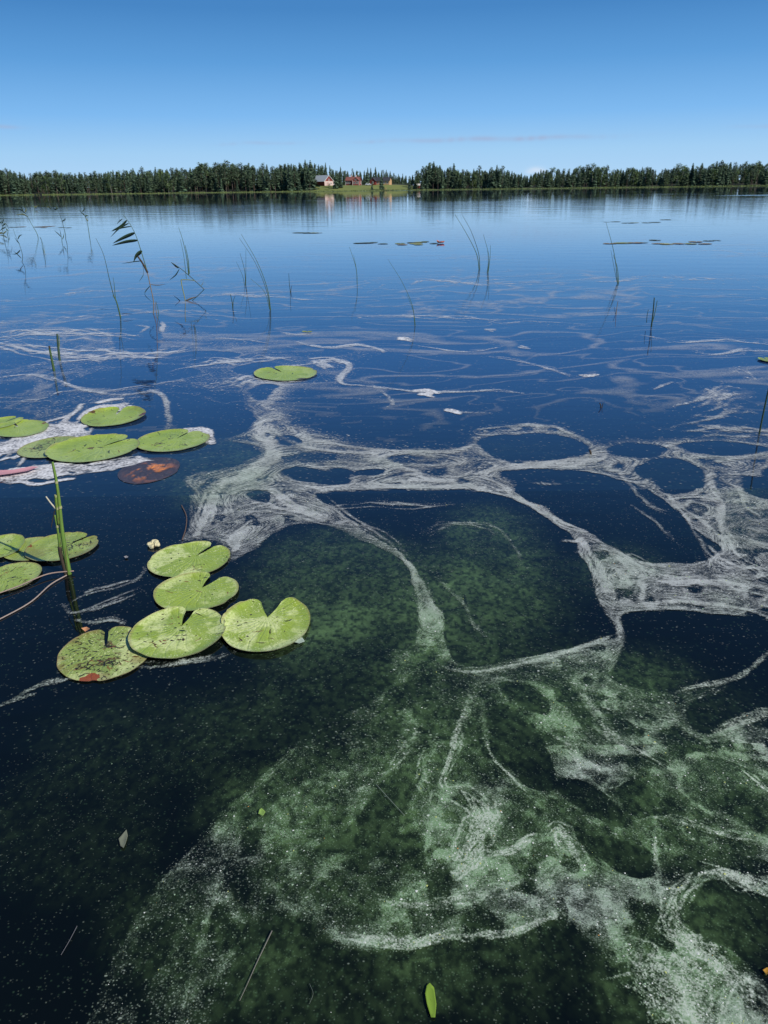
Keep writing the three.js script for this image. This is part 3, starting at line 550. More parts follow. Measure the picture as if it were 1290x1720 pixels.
        if (r < pr) {
          const jx = (ci + 0.2 + 0.6 * h2(ci, cj, sd2 + 20)) * cs, jy = (cj + 0.2 + 0.6 * h2(ci, cj, sd2 + 40)) * cs, rad = lerp(rmin, rmax, Math.pow(h2(ci, cj, sd2 + 60), 2));
          const dd = Math.hypot((i + 0.5 - jx) * lerp(1, 0.55, h2(ci, cj, sd2 + 70)), j + 0.5 - jy);
          const v = st * sstep(rad + 0.5, rad - 0.5, dd) * (r < pb * (1 + 2.2 * clamp(M[o])) ? 0.06 + 0.40 * Math.pow(h2(ci, cj, sd2 + 80), 3) : 0.15 + 0.80 * Math.pow(h2(ci, cj, sd2 + 80), 1.4));
          if (v > fl) { fl = v; flG = h2(ci, cj, sd2 + 90); }
        }
      }
      const green = clamp(M[o] * 0.5 + nz * 0.55 + 0.4 * (big - 0.5)), tone = 0.75 + 0.5 * (med - 0.3);
      let R = lerp(0.52, 0.21, green) * tone, G = lerp(0.56, 0.37, green) * tone, B = lerp(0.56, 0.18, green) * tone;
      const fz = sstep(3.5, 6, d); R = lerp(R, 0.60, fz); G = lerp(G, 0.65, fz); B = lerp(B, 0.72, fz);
      const bw = 0.8 * nz * sstep(0.42, 1.15, lw * (0.25 + 0.8 * gl + 0.35 * med)); R = lerp(R, 0.60, bw); G = lerp(G, 0.68, bw); B = lerp(B, 0.57, bw);
      const lift = fl * (1 - flG * 0.8);
      R = lerp(R, 0.72, lift); G = lerp(G, 0.76, lift); B = lerp(B, 0.72, lift);
      if (O[o] > 0.4) { const w = sstep(0.3, 1.1, O[o]) * sstep(0.1, 0.5, lw); const q = 0.45 + 0.32 * gl + 0.25 * (med - 0.3); R = lerp(R, q, w); G = lerp(G, q * 1.02, w); B = lerp(B, q * 1.05, w); a = Math.max(a, w * 0.93 * sstep(0.18, 0.75, s * 0.35 + med * 0.6 + gl * 0.3)); }
      a = 1 - (1 - a) * (1 - fl);
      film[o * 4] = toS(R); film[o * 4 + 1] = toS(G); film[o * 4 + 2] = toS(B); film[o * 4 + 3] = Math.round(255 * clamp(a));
      if (i % q === 0 && j % q === 0 && (j / q) < h4 && (i / q) < w4) density[(j / q) * w4 + i / q] = dens;
      // water: dark, with green murk that thickens under the scum and motes hanging in it
      const fine = M[o] > 0.01 || nz > 0 ? fbm(x * 95, d * 75, 3, 1401) : 0.5, mk = clamp((M[o] * (0.30 + 1.05 * big) + C[o] * (1 - clear) * 0.30 * nz) * (0.45 + 1.2 * sstep(0.25, 0.75, fine)) * (1 - 0.42 * Math.max(clear, pools) * nz), 0, 2);
      let mote = 0; { const cs = 4, ci = Math.floor(i / cs), cj = Math.floor(j / cs), r = h2(ci, cj, 777 + ti); if (r < 0.05 + 0.25 * mk) { const jx = (ci + 0.25 + 0.5 * h2(ci, cj, 787)) * cs, jy = (cj + 0.25 + 0.5 * h2(ci, cj, 797)) * cs; mote = sstep(2.0, 0.4, Math.hypot(i + 0.5 - jx, j + 0.5 - jy)) * h2(ci, cj, 807); } }
      const mm = mk * (0.25 + 1.5 * med);
      const reflBlue = sstep(2.1, 6.8, d);  // bluer with distance: extra sky reflection painted into the water colour
      water[o * 4] = toS(0.0026 + reflBlue * 0.017 + mm * 0.031 + mote * 0.026); water[o * 4 + 1] = toS(0.0048 + reflBlue * 0.053 + mm * 0.055 + mote * 0.052); water[o * 4 + 2] = toS(0.0048 + reflBlue * 0.165 + mm * 0.0195 + mote * 0.028); water[o * 4 + 3] = 255;
    }
  }
  scumDensity.push({ T, density, w4, h4, q });
  const texture = (data) => { const t = new THREE.DataTexture(data, W, H, THREE.RGBAFormat); t.colorSpace = THREE.SRGBColorSpace; t.magFilter = t.minFilter = THREE.LinearFilter; t.needsUpdate = true; return t; };
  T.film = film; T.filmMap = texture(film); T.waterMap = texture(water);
}

// ripples: a repeating slope map, long-crested towards the far shore
const rippleMap = (() => {
  const S = 1024, h = new Float32Array(S * S), waves = [];
  for (let k = 0; k < 46; k++) { const f = Math.round(lerp(2, 60, Math.pow(rnd(), 1.5))), sp = rr(-0.35, 0.35); waves.push([Math.round(f * sp), f, rnd() * 6.283, 1 / Math.pow(f, 1.15)]); }
  const sx = new Float32Array(S * S), sy = new Float32Array(S * S);
  for (const [kx, ky, ph, a] of waves) for (let j = 0; j < S; j++) for (let i = 0; i < S; i++) { const t = (kx * i + ky * j) / S * 6.28318 + ph, c = Math.cos(t) * a; sx[j * S + i] += c * kx; sy[j * S + i] += c * ky; }
  let rms = 0; for (let o = 0; o < S * S; o++) rms += sx[o] * sx[o] + sy[o] * sy[o]; rms = Math.sqrt(rms / (S * S));
  const d = new Uint8Array(S * S * 4);
  for (let o = 0; o < S * S; o++) { const x = -sx[o] / rms * 0.35, y = -sy[o] / rms * 0.35, l = 1 / Math.hypot(x, y, 1); d[o * 4] = Math.round(127.5 + 127.5 * x * l); d[o * 4 + 1] = Math.round(127.5 + 127.5 * y * l); d[o * 4 + 2] = Math.round(127.5 + 127.5 * l); d[o * 4 + 3] = 255; }
  const t = new THREE.DataTexture(d, S, S, THREE.RGBAFormat); t.wrapS = t.wrapT = THREE.RepeatWrapping; t.magFilter = t.minFilter = THREE.LinearFilter; t.needsUpdate = true;
  return t;
})();
const ripples = (rx, ry) => { const t = rippleMap.clone(); t.repeat.set(rx, ry); t.needsUpdate = true; return t; };

TILES.forEach(buildTile);
{
  const t = new Tri(), groups = [], mats = [];
  const WHITE1 = [1, 1, 1], bodyAt = (d) => { const reflBlue = sstep(2.1, 6.8, d); return [0.0034 + reflBlue * 0.017, 0.0062 + reflBlue * 0.053, 0.0058 + reflBlue * 0.165]; };  // side water carries the same painted sky-reflection blue
  const quad = (x0, x1, d0, d1, mat, u0, u1, v0, v1, k0 = WHITE1, k1 = WHITE1) => {
    const s = t.i.length, a = t.v(x0, 0, -d0, u0, v0, k0), b = t.v(x1, 0, -d0, u1, v0, k0), c = t.v(x1, 0, -d1, u1, v1, k1), e = t.v(x0, 0, -d1, u0, v1, k1);
    t.q(a, b, c, e); groups.push([s, 6, mat]);
  };
  const waterMat = (o) => phys({ color: 0xffffff, ior: 1.40, roughness: 0.02, metalness: 0, ...o });
  TILES.forEach((T, k) => {
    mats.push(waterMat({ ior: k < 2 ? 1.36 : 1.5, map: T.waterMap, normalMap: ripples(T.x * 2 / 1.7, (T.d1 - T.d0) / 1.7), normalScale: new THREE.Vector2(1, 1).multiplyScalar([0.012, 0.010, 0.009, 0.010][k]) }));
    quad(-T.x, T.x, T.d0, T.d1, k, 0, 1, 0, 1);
  });
  const dark = lin(0.020, 0.058, 0.170);  // further water: reflected sky brightness mixed into its base colour
  const open = mats.push(waterMat({ color: 0xffffff, vertexColors: true, normalMap: ripples(1, 1), normalScale: new THREE.Vector2(0.012, 0.012) })) - 1;
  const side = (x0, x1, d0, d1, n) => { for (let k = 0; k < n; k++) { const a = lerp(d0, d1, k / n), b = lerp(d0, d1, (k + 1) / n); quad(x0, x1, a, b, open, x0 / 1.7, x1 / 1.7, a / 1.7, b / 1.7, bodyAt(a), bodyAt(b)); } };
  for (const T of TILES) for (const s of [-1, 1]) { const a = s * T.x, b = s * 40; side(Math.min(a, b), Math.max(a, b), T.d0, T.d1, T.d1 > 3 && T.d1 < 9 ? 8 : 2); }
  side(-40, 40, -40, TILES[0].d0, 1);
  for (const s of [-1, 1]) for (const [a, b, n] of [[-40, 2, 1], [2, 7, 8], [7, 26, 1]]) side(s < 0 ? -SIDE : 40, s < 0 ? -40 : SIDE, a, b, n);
  // open water: lanes of slightly different roughness where the air touches it
  const laneMap = (a, b) => {
    const Wd = 512, Hd = 256, px = new Uint8Array(Wd * Hd * 4);
    for (let j = 0; j < Hd; j++) for (let i = 0; i < Wd; i++) {
      const d = a + (b - a) * (j + 0.5) / Hd, x = -SIDE + 2 * SIDE * (i + 0.5) / Wd, l = Math.log(d);
      const breeze = 0.10 * sstep(0.52, 0.72, fbm(x / 60 + 3, l * 9, 3, 905)) + 0.60 * sstep(530, 575, d) * sstep(0.30, 0.5, fbm(x / 90, 2, 2, 907)) + 0.42 * sstep(0.07, 0.01, Math.abs(l - 4.63 + 0.02 * Math.sin(x / 17))) * sstep(-24, -8, x) * sstep(0.38, 0.55, fbm(x / 16, 5, 2, 911));
      const v = Math.round(255 * clamp(0.06 + breeze)), o = (j * Wd + i) * 4; px[o] = px[o + 1] = px[o + 2] = v; px[o + 3] = 255;
    }
    const q = new THREE.DataTexture(px, Wd, Hd, THREE.RGBAFormat); q.magFilter = q.minFilter = THREE.LinearFilter; q.needsUpdate = true; return q;
  };
  const cut = [26, 45, 80, 140, 260, FAR];
  for (let k = 0; k < 5; k++) {
    const a = cut[k], b = cut[k + 1];
    const mm = mats.push(waterMat({ ior: 1.5, color: k < 2 ? dark : lin(0.014, 0.028, 0.055), roughness: k < 2 ? 0.03 : 0.24, ...(k < 2 ? {} : { roughnessMap: laneMap(a, b) }), normalMap: ripples(SIDE * 2 / [9, 24, 60, 120, 200][k], (b - a) / [4, 9, 22, 40, 60][k]), normalScale: new THREE.Vector2(0.40, 1).multiplyScalar([0.013, 0.015, 0.010, 0.0055, 0.004][k]) })) - 1;
    quad(-SIDE, SIDE, a, b, mm, 0, 1, 0, 1);
  }
  const g = t.geo(); for (const [s, n, m] of groups) g.addGroup(s, n, m);
  const w = mesh('lake_water', g, mats); w.userData.kind = 'structure'; w.userData.label = 'calm dark blue lake water reflecting the sky and the far shore';

  // the scum floats on it: only where there is any
  const f = new Tri(), fg = [], fm = [];
  TILES.forEach((T, k) => {
    const s = f.i.length, B = 8, nx = Math.floor(TEX_W / B), ny = Math.floor(T.H / B), id = new Map();
    const v = (i, j) => { const key = j * 5000 + i; if (!id.has(key)) { const X = Math.min(TEX_W, i * B), Y = j === ny ? T.H : j * B; id.set(key, f.v(-T.x + X * T.m, 0.0025, -(T.d0 + Y * (T.d1 - T.d0) / T.H), X / TEX_W, Y / T.H)); } return id.get(key); };
    for (let j = 0; j < ny; j++) for (let i = 0; i < nx; i++) {
      let top = 0; for (let y = j * B; y < (j === ny - 1 ? T.H : j * B + B) && top < 26; y++) for (let x = i * B; x < i * B + B; x++) top = Math.max(top, T.film[(y * TEX_W + x) * 4 + 3]);
      if (top >= 26) f.q(v(i, j), v(i + 1, j), v(i + 1, j + 1), v(i, j + 1));
    }
    fg.push([s, f.i.length - s, k]);
    fm.push(std(0xffffff, 0.85, { map: T.filmMap, transparent: true }));
  });
  const fgeo = f.geo(); for (const [s, n, m] of fg) fgeo.addGroup(s, n, m);
  const film = mesh('algae_scum', fgeo, fm);
  tag(film, 'pale grey green algae scum drawn into strands on the water', 'algae scum', null, 'stuff');
}

// ───────────────────────── lily leaves ─────────────────────────
const PADS_TEX = 512;
function padTexture(o) {
  const S = PADS_TEX, c = document.createElement('canvas'); c.width = c.height = S;
  const x = c.getContext('2d'), im = x.createImageData(S, S), sd = o.seed;
  for (let j = 0; j < S; j++) for (let i = 0; i < S; i++) {
    const u = (i + 0.5) / S * 2 - 1, v = 1 - (j + 0.5) / S * 2, r = Math.hypot(u, v), by = v - 0.22, ang = Math.atan2(u, by), rb = Math.hypot(u, by);
    const n1 = fbm(u * 2.2 + sd, v * 2.2, 4, sd), n2 = fbm(u * 7, v * 7 + sd, 3, sd + 9), n3 = vn(u * 60, v * 60, sd + 31);
    let R = lerp(0.245, 0.375, n1), G = lerp(0.360, 0.500, n1), B = lerp(0.040, 0.085, n2);
    const dull = o.dull ?? 0; R = lerp(R, 0.22 * (0.7 + 0.6 * n2), dull); G = lerp(G, 0.27 * (0.7 + 0.6 * n2), dull); B = lerp(B, 0.10, dull);
    // veins fan out from the stalk
    const k = 13, va = ang / Math.PI * k + 0.25 * Math.sin(rb * 6 + sd) + 0.5 * (n1 - 0.5), vd = Math.abs(va - Math.round(va)) / k * Math.PI * rb, vein = sstep(0.016, 0.004, vd) * sstep(0.02, 0.15, rb) * 0.42;
    R = lerp(R, 0.40, vein); G = lerp(G, 0.52, vein); B = lerp(B, 0.13, vein);
    // dried scum left on the leaf, mostly towards one side
    const side = 0.5 + 0.5 * (u * Math.cos(o.depA ?? 0) + v * Math.sin(o.depA ?? 0)), dep = (o.deposit ?? 0) * sstep(0.53, 0.63, fbm(u * 2.0 + sd * 3, v * 2.0, 5, sd + 50) * 0.75 + side * 0.28 + (r - 0.5) * 0.12) * (0.35 + 0.65 * sstep(0.25, 0.6, fbm(u * 24, v * 24, 3, sd + 70)));
    R = lerp(R, 0.70, dep * 0.92); G = lerp(G, 0.78, dep * 0.92); B = lerp(B, 0.34, dep * 0.92);
    const fleck = (o.deposit ?? 0) * sstep(0.74, 0.86, vn(u * 42 + sd, v * 42, sd + 77)) * sstep(0.4, 0.62, fbm(u * 3, v * 3 + sd, 3, sd + 78)); R = lerp(R, 0.70, fleck); G = lerp(G, 0.76, fleck); B = lerp(B, 0.36, fleck);
    const br = (o.brown ?? 0) * sstep(0.55, 0.75, fbm(u * 3 + sd, v * 3 + 5, 4, sd + 90) * 0.8 + r * 0.22);
    R = lerp(R, 0.20, br); G = lerp(G, 0.11, br); B = lerp(B, 0.035, br);
    const edge = sstep(0.93, 0.99, r) * (o.edge ?? 0.5); R = lerp(R, 0.30, edge); G = lerp(G, 0.24, edge); B = lerp(B, 0.10, edge);
    const t = 0.86 + 0.28 * n3, q = (j * S + i) * 4;
    im.data[q] = toS(R * t); im.data[q + 1] = toS(G * t); im.data[q + 2] = toS(B * t); im.data[q + 3] = 255;
  }
  x.putImageData(im, 0, 0);
  _seed = 7000 + sd * 13;
  const swarm = [...Array(5)].map(() => [rr(-0.6, 0.6), rr(-0.6, 0.6), rr(0.12, 0.4)]);
  for (let k = 0; k < (o.marks ?? 20); k++) {           // dark beetle-eaten scars, mostly in swarms
    let u, v; do { if (rnd() < 0.65) { const c = pick(swarm); u = c[0] + (rnd() + rnd() - 1) * c[2] * 1.4; v = c[1] + (rnd() + rnd() - 1) * c[2] * 1.4; } else { u = rr(-0.95, 0.95); v = rr(-0.95, 0.95); } } while (u * u + v * v > 0.88);
    const px = (u + 1) / 2 * S, py = (1 - v) / 2 * S, l = Math.pow(rnd(), 1.6) * 0.06 * S + 2, dark = rnd() < 0.72;
    let t = rr(-0.6, 0.8) + (rnd() < 0.2 ? rr(0.8, 1.8) : 0), X = px - l * Math.cos(t), Y = py - l * Math.sin(t);
    x.strokeStyle = dark ? 'rgba(' + Math.round(rr(28, 60)) + ',' + Math.round(rr(28, 50)) + ',' + Math.round(rr(10, 24)) + ',' + rr(0.45, 0.95).toFixed(2) + ')' : 'rgba(' + Math.round(rr(88, 130)) + ',' + Math.round(rr(60, 84)) + ',38,' + rr(0.4, 0.85).toFixed(2) + ')'; x.lineCap = 'round';
    for (let q = 0, n = 5; q < n; q++) { const nx = X + 2 * l / n * Math.cos(t), ny = Y + 2 * l / n * Math.sin(t); x.lineWidth = rr(0.004, 0.022) * S * Math.sin(Math.PI * (q + 0.7) / (n + 0.4)) + 1; x.beginPath(); x.moveTo(X, Y); x.lineTo(nx, ny); x.stroke(); X = nx; Y = ny; t += rr(-0.45, 0.45); }
  }
  for (let k = 0; k < (o.dots ?? 10); k++) { const a = rr(0, 6.283), r = Math.sqrt(rnd()) * 0.47 * S; x.fillStyle = 'rgba(50,38,18,' + rr(0.5, 0.9).toFixed(2) + ')'; x.beginPath(); x.ellipse(S / 2 + r * Math.cos(a), S / 2 + r * Math.sin(a), rr(2, 7), rr(2, 5), rr(0, 3), 0, 6.283); x.fill(); }
  for (const [u, v, r, col] of o.patches ?? []) {
    x.fillStyle = col; x.beginPath();
    for (let k = 0; k <= 16; k++) { const a = k / 16 * 6.283, q = r * S / 2 * rr(0.65, 1.2); x.lineTo((u + 1) / 2 * S + q * Math.cos(a), (1 - v) / 2 * S + q * Math.sin(a)); }
    x.fill();
  }
  const t = new THREE.CanvasTexture(c); t.colorSpace = THREE.SRGBColorSpace; t.magFilter = t.minFilter = THREE.LinearFilter;
  return t;
}
const padBump = (() => {
  const S = 256, d = new Uint8Array(S * S * 4);
  for (let j = 0; j < S; j++) for (let i = 0; i < S; i++) {
    const u = (i + 0.5) / S * 2 - 1, v = (j + 0.5) / S * 2 - 1, by = v - 0.22, ang = Math.atan2(u, by), rb = Math.hypot(u, by), va = ang / Math.PI * 13 + 0.25 * Math.sin(rb * 6), vd = Math.abs(va - Math.round(va)) / 13 * Math.PI * rb;
    const h = 0.5 + 0.25 * (fbm(u * 9, v * 9, 3, 5) - 0.5) + 0.1 * (vn(u * 50, v * 50, 6) - 0.5) - 0.28 * sstep(0.03, 0.0, vd) * sstep(0.02, 0.2, rb), o = (j * S + i) * 4;
    d[o] = d[o + 1] = d[o + 2] = Math.round(255 * clamp(h)); d[o + 3] = 255;
  }
  const t = new THREE.DataTexture(d, S, S, THREE.RGBAFormat); t.magFilter = t.minFilter = THREE.LinearFilter; t.needsUpdate = true; return t;
})();
// a floating leaf: heart-shaped with a cleft, slightly dished, with a thin edge
function padGeometry(a, b, turn, cleft, seed, curl, thick = 0.0016) {
  const A = 84, Rr = 14, t = new Tri(), ct = Math.cos(turn), st = Math.sin(turn), tip = 0.22;
  const outline = (s) => {                       // 0..1 round the leaf from one lobe to the other, in leaf units
    const ph = lerp(cleft, 2 * Math.PI - cleft, s), e = Math.min(s, 1 - s), lobe = 1 - 0.16 * Math.exp(-e / 0.012) - 0.05 * Math.exp(-e / 0.05), w = 1 + 0.045 * (vn(s * 7, seed, 3) - 0.5) + 0.025 * (vn(s * 24, seed, 4) - 0.5) - 0.035 * sstep(0.80, 0.92, vn(s * 30, seed, 5));
    return [Math.sin(ph) * lobe * w, Math.cos(ph) * lobe * w];
  };
  const rows = [];
  for (let k = 0; k <= Rr; k++) {
    const row = [], f = Math.pow(k / Rr, 0.85);
    for (let i = 0; i <= A; i++) {
      const [ox, oy] = outline(i / A), bow = 0.02 * Math.sin(Math.PI * f) * Math.exp(-Math.min(i, A - i) / 3) * (i < A / 2 ? 1 : -1);
      const lx = lerp(0, ox, f) + bow, ly = lerp(tip, oy, f), r = Math.hypot(lx, ly);
      let h = curl * (0.9 * Math.pow(clamp((r - 0.72) / 0.28), 2) * (0.35 + 0.9 * vn(i / A * 7, seed, 8)) + 0.28 * (fbm(lx * 1.6 + seed, ly * 1.6, 2, 12) - 0.5));
      if (k === 0) h = -curl * 0.12;
      h += curl * 0.5 * Math.exp(-Math.min(i, A - i) / 5) * f * vn(seed, i < A / 2 ? 1 : 2, 15);
      const X = lx * a, Z = ly * b, gx = X * ct + Z * st, gz = -X * st + Z * ct;
      row.push(t.v(gx, Math.max(-thick * 0.4, h), -gz, (lx + 1) / 2, (ly + 1) / 2));
    }
    rows.push(row);
  }
  for (let k = 0; k < Rr; k++) for (let i = 0; i < A; i++) t.q(rows[k][i], rows[k][i + 1], rows[k + 1][i + 1], rows[k + 1][i]);
  const top = t.geo(), under = new Tri(), n = top.attributes.position, rim = rows[Rr];       // the edge, turned down to the water
  for (let i = 0; i <= A; i++) { const o = rim[i], X = n.getX(o), Y = n.getY(o), Z = n.getZ(o), u = t.u[o * 2], v = t.u[o * 2 + 1]; under.v(X * 1.006, Y + 0.0002, Z * 1.006, u, v); under.v(X * 0.998, Y - thick, Z * 0.998, u, v); }
  for (let i = 0; i < A; i++) under.q(i * 2, i * 2 + 1, i * 2 + 3, i * 2 + 2);
  return [top, under.geo()];
}
const PADS = [
  { p: [479, 629, 97, 27], n: -32, cl: 0.050, y: 0.0042, curl: 0.0120, o: { seed: 1, marks: 6, dots: 8, deposit: 0.35, patches: [[0.1, -0.9, 0.16, 'rgba(70,45,25,0.85)']] }, l: 'single bright green lily leaf floating alone beyond the scum ribbon' },
  { p: [190, 702, 101, 33], n: -2, cl: 0.060, y: 0.0042, curl: 0.0132, o: { seed: 2, marks: 8, dots: 10, deposit: 0.15, brown: 0.25, patches: [[0.92, 0.1, 0.14, 'rgba(110,50,40,0.9)'], [-0.85, 0.45, 0.10, 'rgba(80,50,30,0.8)']] }, l: 'green lily leaf with a brown right tip in white foam, furthest of its cluster' },
  { p: [2, 713, 50, 24], n: 20, cl: 0.050, y: 0.0066, curl: 0.0084, o: { seed: 3, marks: 4, dots: 4, deposit: 0.2 }, l: 'green lily leaf cut by the left edge, behind another green leaf' },
  { p: [33, 722, 80, 33], n: -38, cl: 0.060, y: 0.0042, curl: 0.0096, o: { seed: 4, marks: 3, dots: 6, deposit: 0.15, patches: [[0.9, 0.1, 0.10, 'rgba(120,70,40,0.8)']] }, l: 'smooth green lily leaf by the left edge with a brown spot at its right end' },
  { p: [86, 753, 98, 36], n: 95, cl: 0.050, y: 0.0036, curl: 0.0036, o: { seed: 5, marks: 110, dots: 60, deposit: 0.3, dull: 0.55 }, l: 'dull speckled lily leaf in white foam, partly under a larger green leaf' },
  { p: [155, 757, 143, 48], n: 42, cl: 0.025, y: 0.0060, curl: 0.0120, o: { seed: 6, marks: 14, dots: 8, deposit: 0.2, patches: [[-0.1, 0.0, 0.09, 'rgba(90,60,30,0.7)']] }, l: 'large green lily leaf lying over a speckled leaf in the white foam' },
  { p: [289, 742, 120, 37], n: 20, cl: 0.025, y: 0.0042, curl: 0.0072, o: { seed: 7, marks: 34, dots: 16, deposit: 0.25 }, l: 'oval lily leaf with small dark scars and white foam at its right end' },
  { p: [318, 943, 129, 63], n: 30, cl: 0.055, y: 0.0042, curl: 0.0060, o: { seed: 8, marks: 12, dots: 14, deposit: 0.85, depA: 3.6 }, l: 'lily leaf with a pale crust on its left, furthest of the five near leaves' },
  { p: [330, 998, 138, 67], n: 22, cl: 0.160, y: 0.0060, curl: 0.0072, o: { seed: 9, marks: 10, dots: 12, deposit: 0.6, depA: 1.9 }, l: 'green lily leaf between the crusted leaf behind and two leaves in front' },
  { p: [446, 1053, 151, 97], n: 0, cl: 0.300, y: 0.0054, curl: 0.0096, o: { seed: 10, marks: 14, dots: 10, deposit: 0.9, depA: -1.6 }, l: 'heart-shaped green lily leaf with a wide open cleft and pale front rim' },
  { p: [299, 1068, 156, 91], n: 4, cl: 0.112, y: 0.0090, curl: 0.0072, o: { seed: 11, marks: 30, dots: 22, deposit: 0.85, depA: 2.0 }, l: 'pale crusted lily leaf overlapping the heart-shaped leaf on its right' },
  { p: [175, 1101, 150, 96], n: -16, cl: 0.050, y: 0.0036, curl: 0.0024, o: { seed: 12, marks: 170, dots: 160, deposit: 0.8, depA: -0.6, dull: 0.45, brown: 0.5, patches: [[-0.25, -0.85, 0.20, 'rgba(150,70,35,0.9)']] }, l: 'speckled brownish lily leaf half awash with an orange spot on its front edge' },
  { p: [104, 922, 110, 51], n: 36, cl: 0.065, y: 0.0060, curl: 0.0060, o: { seed: 13, marks: 70, dots: 24, deposit: 0.25, depA: 0.4, dull: 0.35, brown: 0.35, patches: [[-0.85, -0.55, 0.12, 'rgba(120,70,30,0.85)']] }, l: 'scarred lily leaf behind the cut green stems' },
  { p: [50, 924, 84, 42], n: -120, cl: 0.030, y: 0.0030, curl: 0.0030, o: { seed: 14, marks: 6, dots: 4, deposit: 0.25, dull: 0.4 }, l: 'smooth pale green lily leaf tucked under the scarred leaf behind the stems' },
  { p: [-2, 923, 76, 43], n: -90, cl: 0.050, y: 0.0072, curl: 0.0060, o: { seed: 15, marks: 22, dots: 10, deposit: 0.5, depA: 1.5 }, l: 'pale lily leaf with dark scars cut by the left edge, upper of two there' },
  { p: [15, 973, 94, 52], n: -80, cl: 0.050, y: 0.0042, curl: 0.0048, o: { seed: 16, marks: 60, dots: 22, deposit: 0.25, dull: 0.2 }, l: 'scarred green lily leaf cut by the left edge, above the fallen dry stems' },
];
const RIM_PALE = std(lin(0.42, 0.44, 0.22), 0.6), RIM_BROWN = std(lin(0.24, 0.18, 0.10), 0.6);
for (const P of PADS) {
  const [px, py, w, h] = P.p, c = onWater(px, py), a = (onWater(px + w / 2, py)[0] - onWater(px - w / 2, py)[0]) / 2, b = (onWater(px, py - h / 2)[1] - onWater(px, py + h / 2)[1]) / 2;
  const turn = P.n * D2R;
  // half axes of the leaf once it is turned so that the outline keeps its width and depth
  const k = Math.abs(Math.sin(2 * turn)) * 0.5, la = lerp(a, (a + b) / 2, k), lb = lerp(b, (a + b) / 2, k), sw = Math.abs(Math.sin(turn)) > 0.75;
  const dc = (onWater(px, py - h / 2)[1] + onWater(px, py + h / 2)[1]) / 2;
  const g = padGeometry(sw ? lb : la, sw ? la : lb, turn, P.cl, P.o.seed, P.curl);
  const m = mesh('lily_pad', g[0], std(0xffffff, 0.40, { map: padTexture(P.o), bumpMap: padBump, bumpScale: 0.0026 }));
  mesh('rim', g[1], P.o.dull ? RIM_BROWN : RIM_PALE, m);
  m.position.set(c[0], P.y, -dc);
  tag(m, P.l, 'lily pad');
}
// far out, small dark leaves lie flat in loose rows
const farPadMats = [lin(0.075, 0.095, 0.040), lin(0.24, 0.27, 0.07), lin(0.26, 0.20, 0.11), lin(0.55, 0.14, 0.06), lin(0.38, 0.40, 0.14)].map((c) => std(c, 0.5));
const farPad = mergeGeometries(padGeometry(1, 1, 0, 0.12, 41, 0.10, 0.03));
const FAR_PADS = [
  ['in the dark patch straight ahead on the pale far water', [[500, 391.2, 16, 0], [512, 391.5, 20, 0], [527, 391.6, 16, 1], [537, 391.4, 8, 0]]],
  ['in the thin dark row left of the yellowish far leaves', [[603, 408.8, 16, 0], [616, 408.4, 22, 0], [628, 407.6, 12, 0], [643, 409.8, 14, 0]]],
  ['in the yellowish patch in the middle of the far water', [[672, 409.4, 16, 1], [676, 411.4, 14, 2], [690, 407.9, 16, 0], [699, 409.6, 20, 4], [706, 407.2, 22, 1], [714, 406.2, 14, 0], [703, 411.2, 14, 1], [729, 409.2, 14, 0]]],
  ['in the farthest dark patch towards the right', [[1019, 373.2, 10, 0], [1034, 372.6, 14, 0], [1054, 374.8, 18, 0], [1066, 374.4, 12, 1], [1086, 374.4, 14, 0], [1100, 373.6, 16, 0], [1118, 369.2, 16, 0]]],
  ['in the long brown row on the right of the far water', [[1024, 409.4, 20, 2], [1046, 408.6, 24, 1], [1068, 408, 22, 2], [1082, 408.2, 10, 0], [1100, 403.8, 18, 0], [1106, 409.6, 16, 2], [1120, 410.2, 18, 4], [1140, 409.6, 22, 2], [1160, 409.8, 18, 1], [1184, 409.8, 20, 2], [1168, 406.4, 20, 2], [1190, 404.8, 16, 0], [1204, 404.2, 12, 0]]],
  ['in the low row of brown leaves beyond the left reeds', [[22, 381.8, 14, 0], [36, 381.2, 14, 2], [66, 381.2, 18, 2], [82, 380.4, 18, 2], [74, 382.4, 14, 2], [104, 382.2, 12, 0], [115, 382.6, 12, 0]]],
];
for (const [where, list] of FAR_PADS) for (const [px, py, w, k] of list) {
  const c = onWater(px, py), r = w / 2 / scaleAt(c[1]), m = mesh('small_lily_leaf', farPad, farPadMats[k]);
  m.position.set(c[0], 0.006, -c[1]); m.scale.set(r * 1.15, 0.05, r * rr(0.9, 1.4)); m.rotation.y = rr(0, 6.28);
  tag(m, 'small flat lily leaf ' + where, 'lily leaf', 'leaves ' + where);
}
{ const c = onWater(740, 408.6), r = 10 / scaleAt(c[1]) / 1.5, m = mesh('small_lily_leaf', farPad, farPadMats[3]); m.position.set(c[0], 0.015, -c[1]); m.scale.set(r, 0.6, r); tag(m, 'small orange red lily leaf at the right end of the yellowish far patch', 'lily leaf'); }
{ const c = onWater(516, 558.5), r = 9 / scaleAt(c[1]), m = mesh('small_lily_leaf', farPad, std(lin(0.25, 0.30, 0.08), 0.5)); m.position.set(c[0], 0.008, -c[1]); m.scale.set(r, 0.05, r * 0.6); tag(m, 'small yellow green leaf in a white foam streak above the single bright lily leaf', 'leaf'); }
{ const c = onWater(1289, 606), r = 14 / scaleAt(c[1]), m = mesh('small_lily_leaf', farPad, std(lin(0.24, 0.33, 0.10), 0.5)); m.position.set(c[0], 0.008, -c[1]); m.scale.set(r, 0.06, r * 1.4); tag(m, 'pale green lily leaf cut by the right edge, beyond the thin dark stem', 'lily leaf'); }

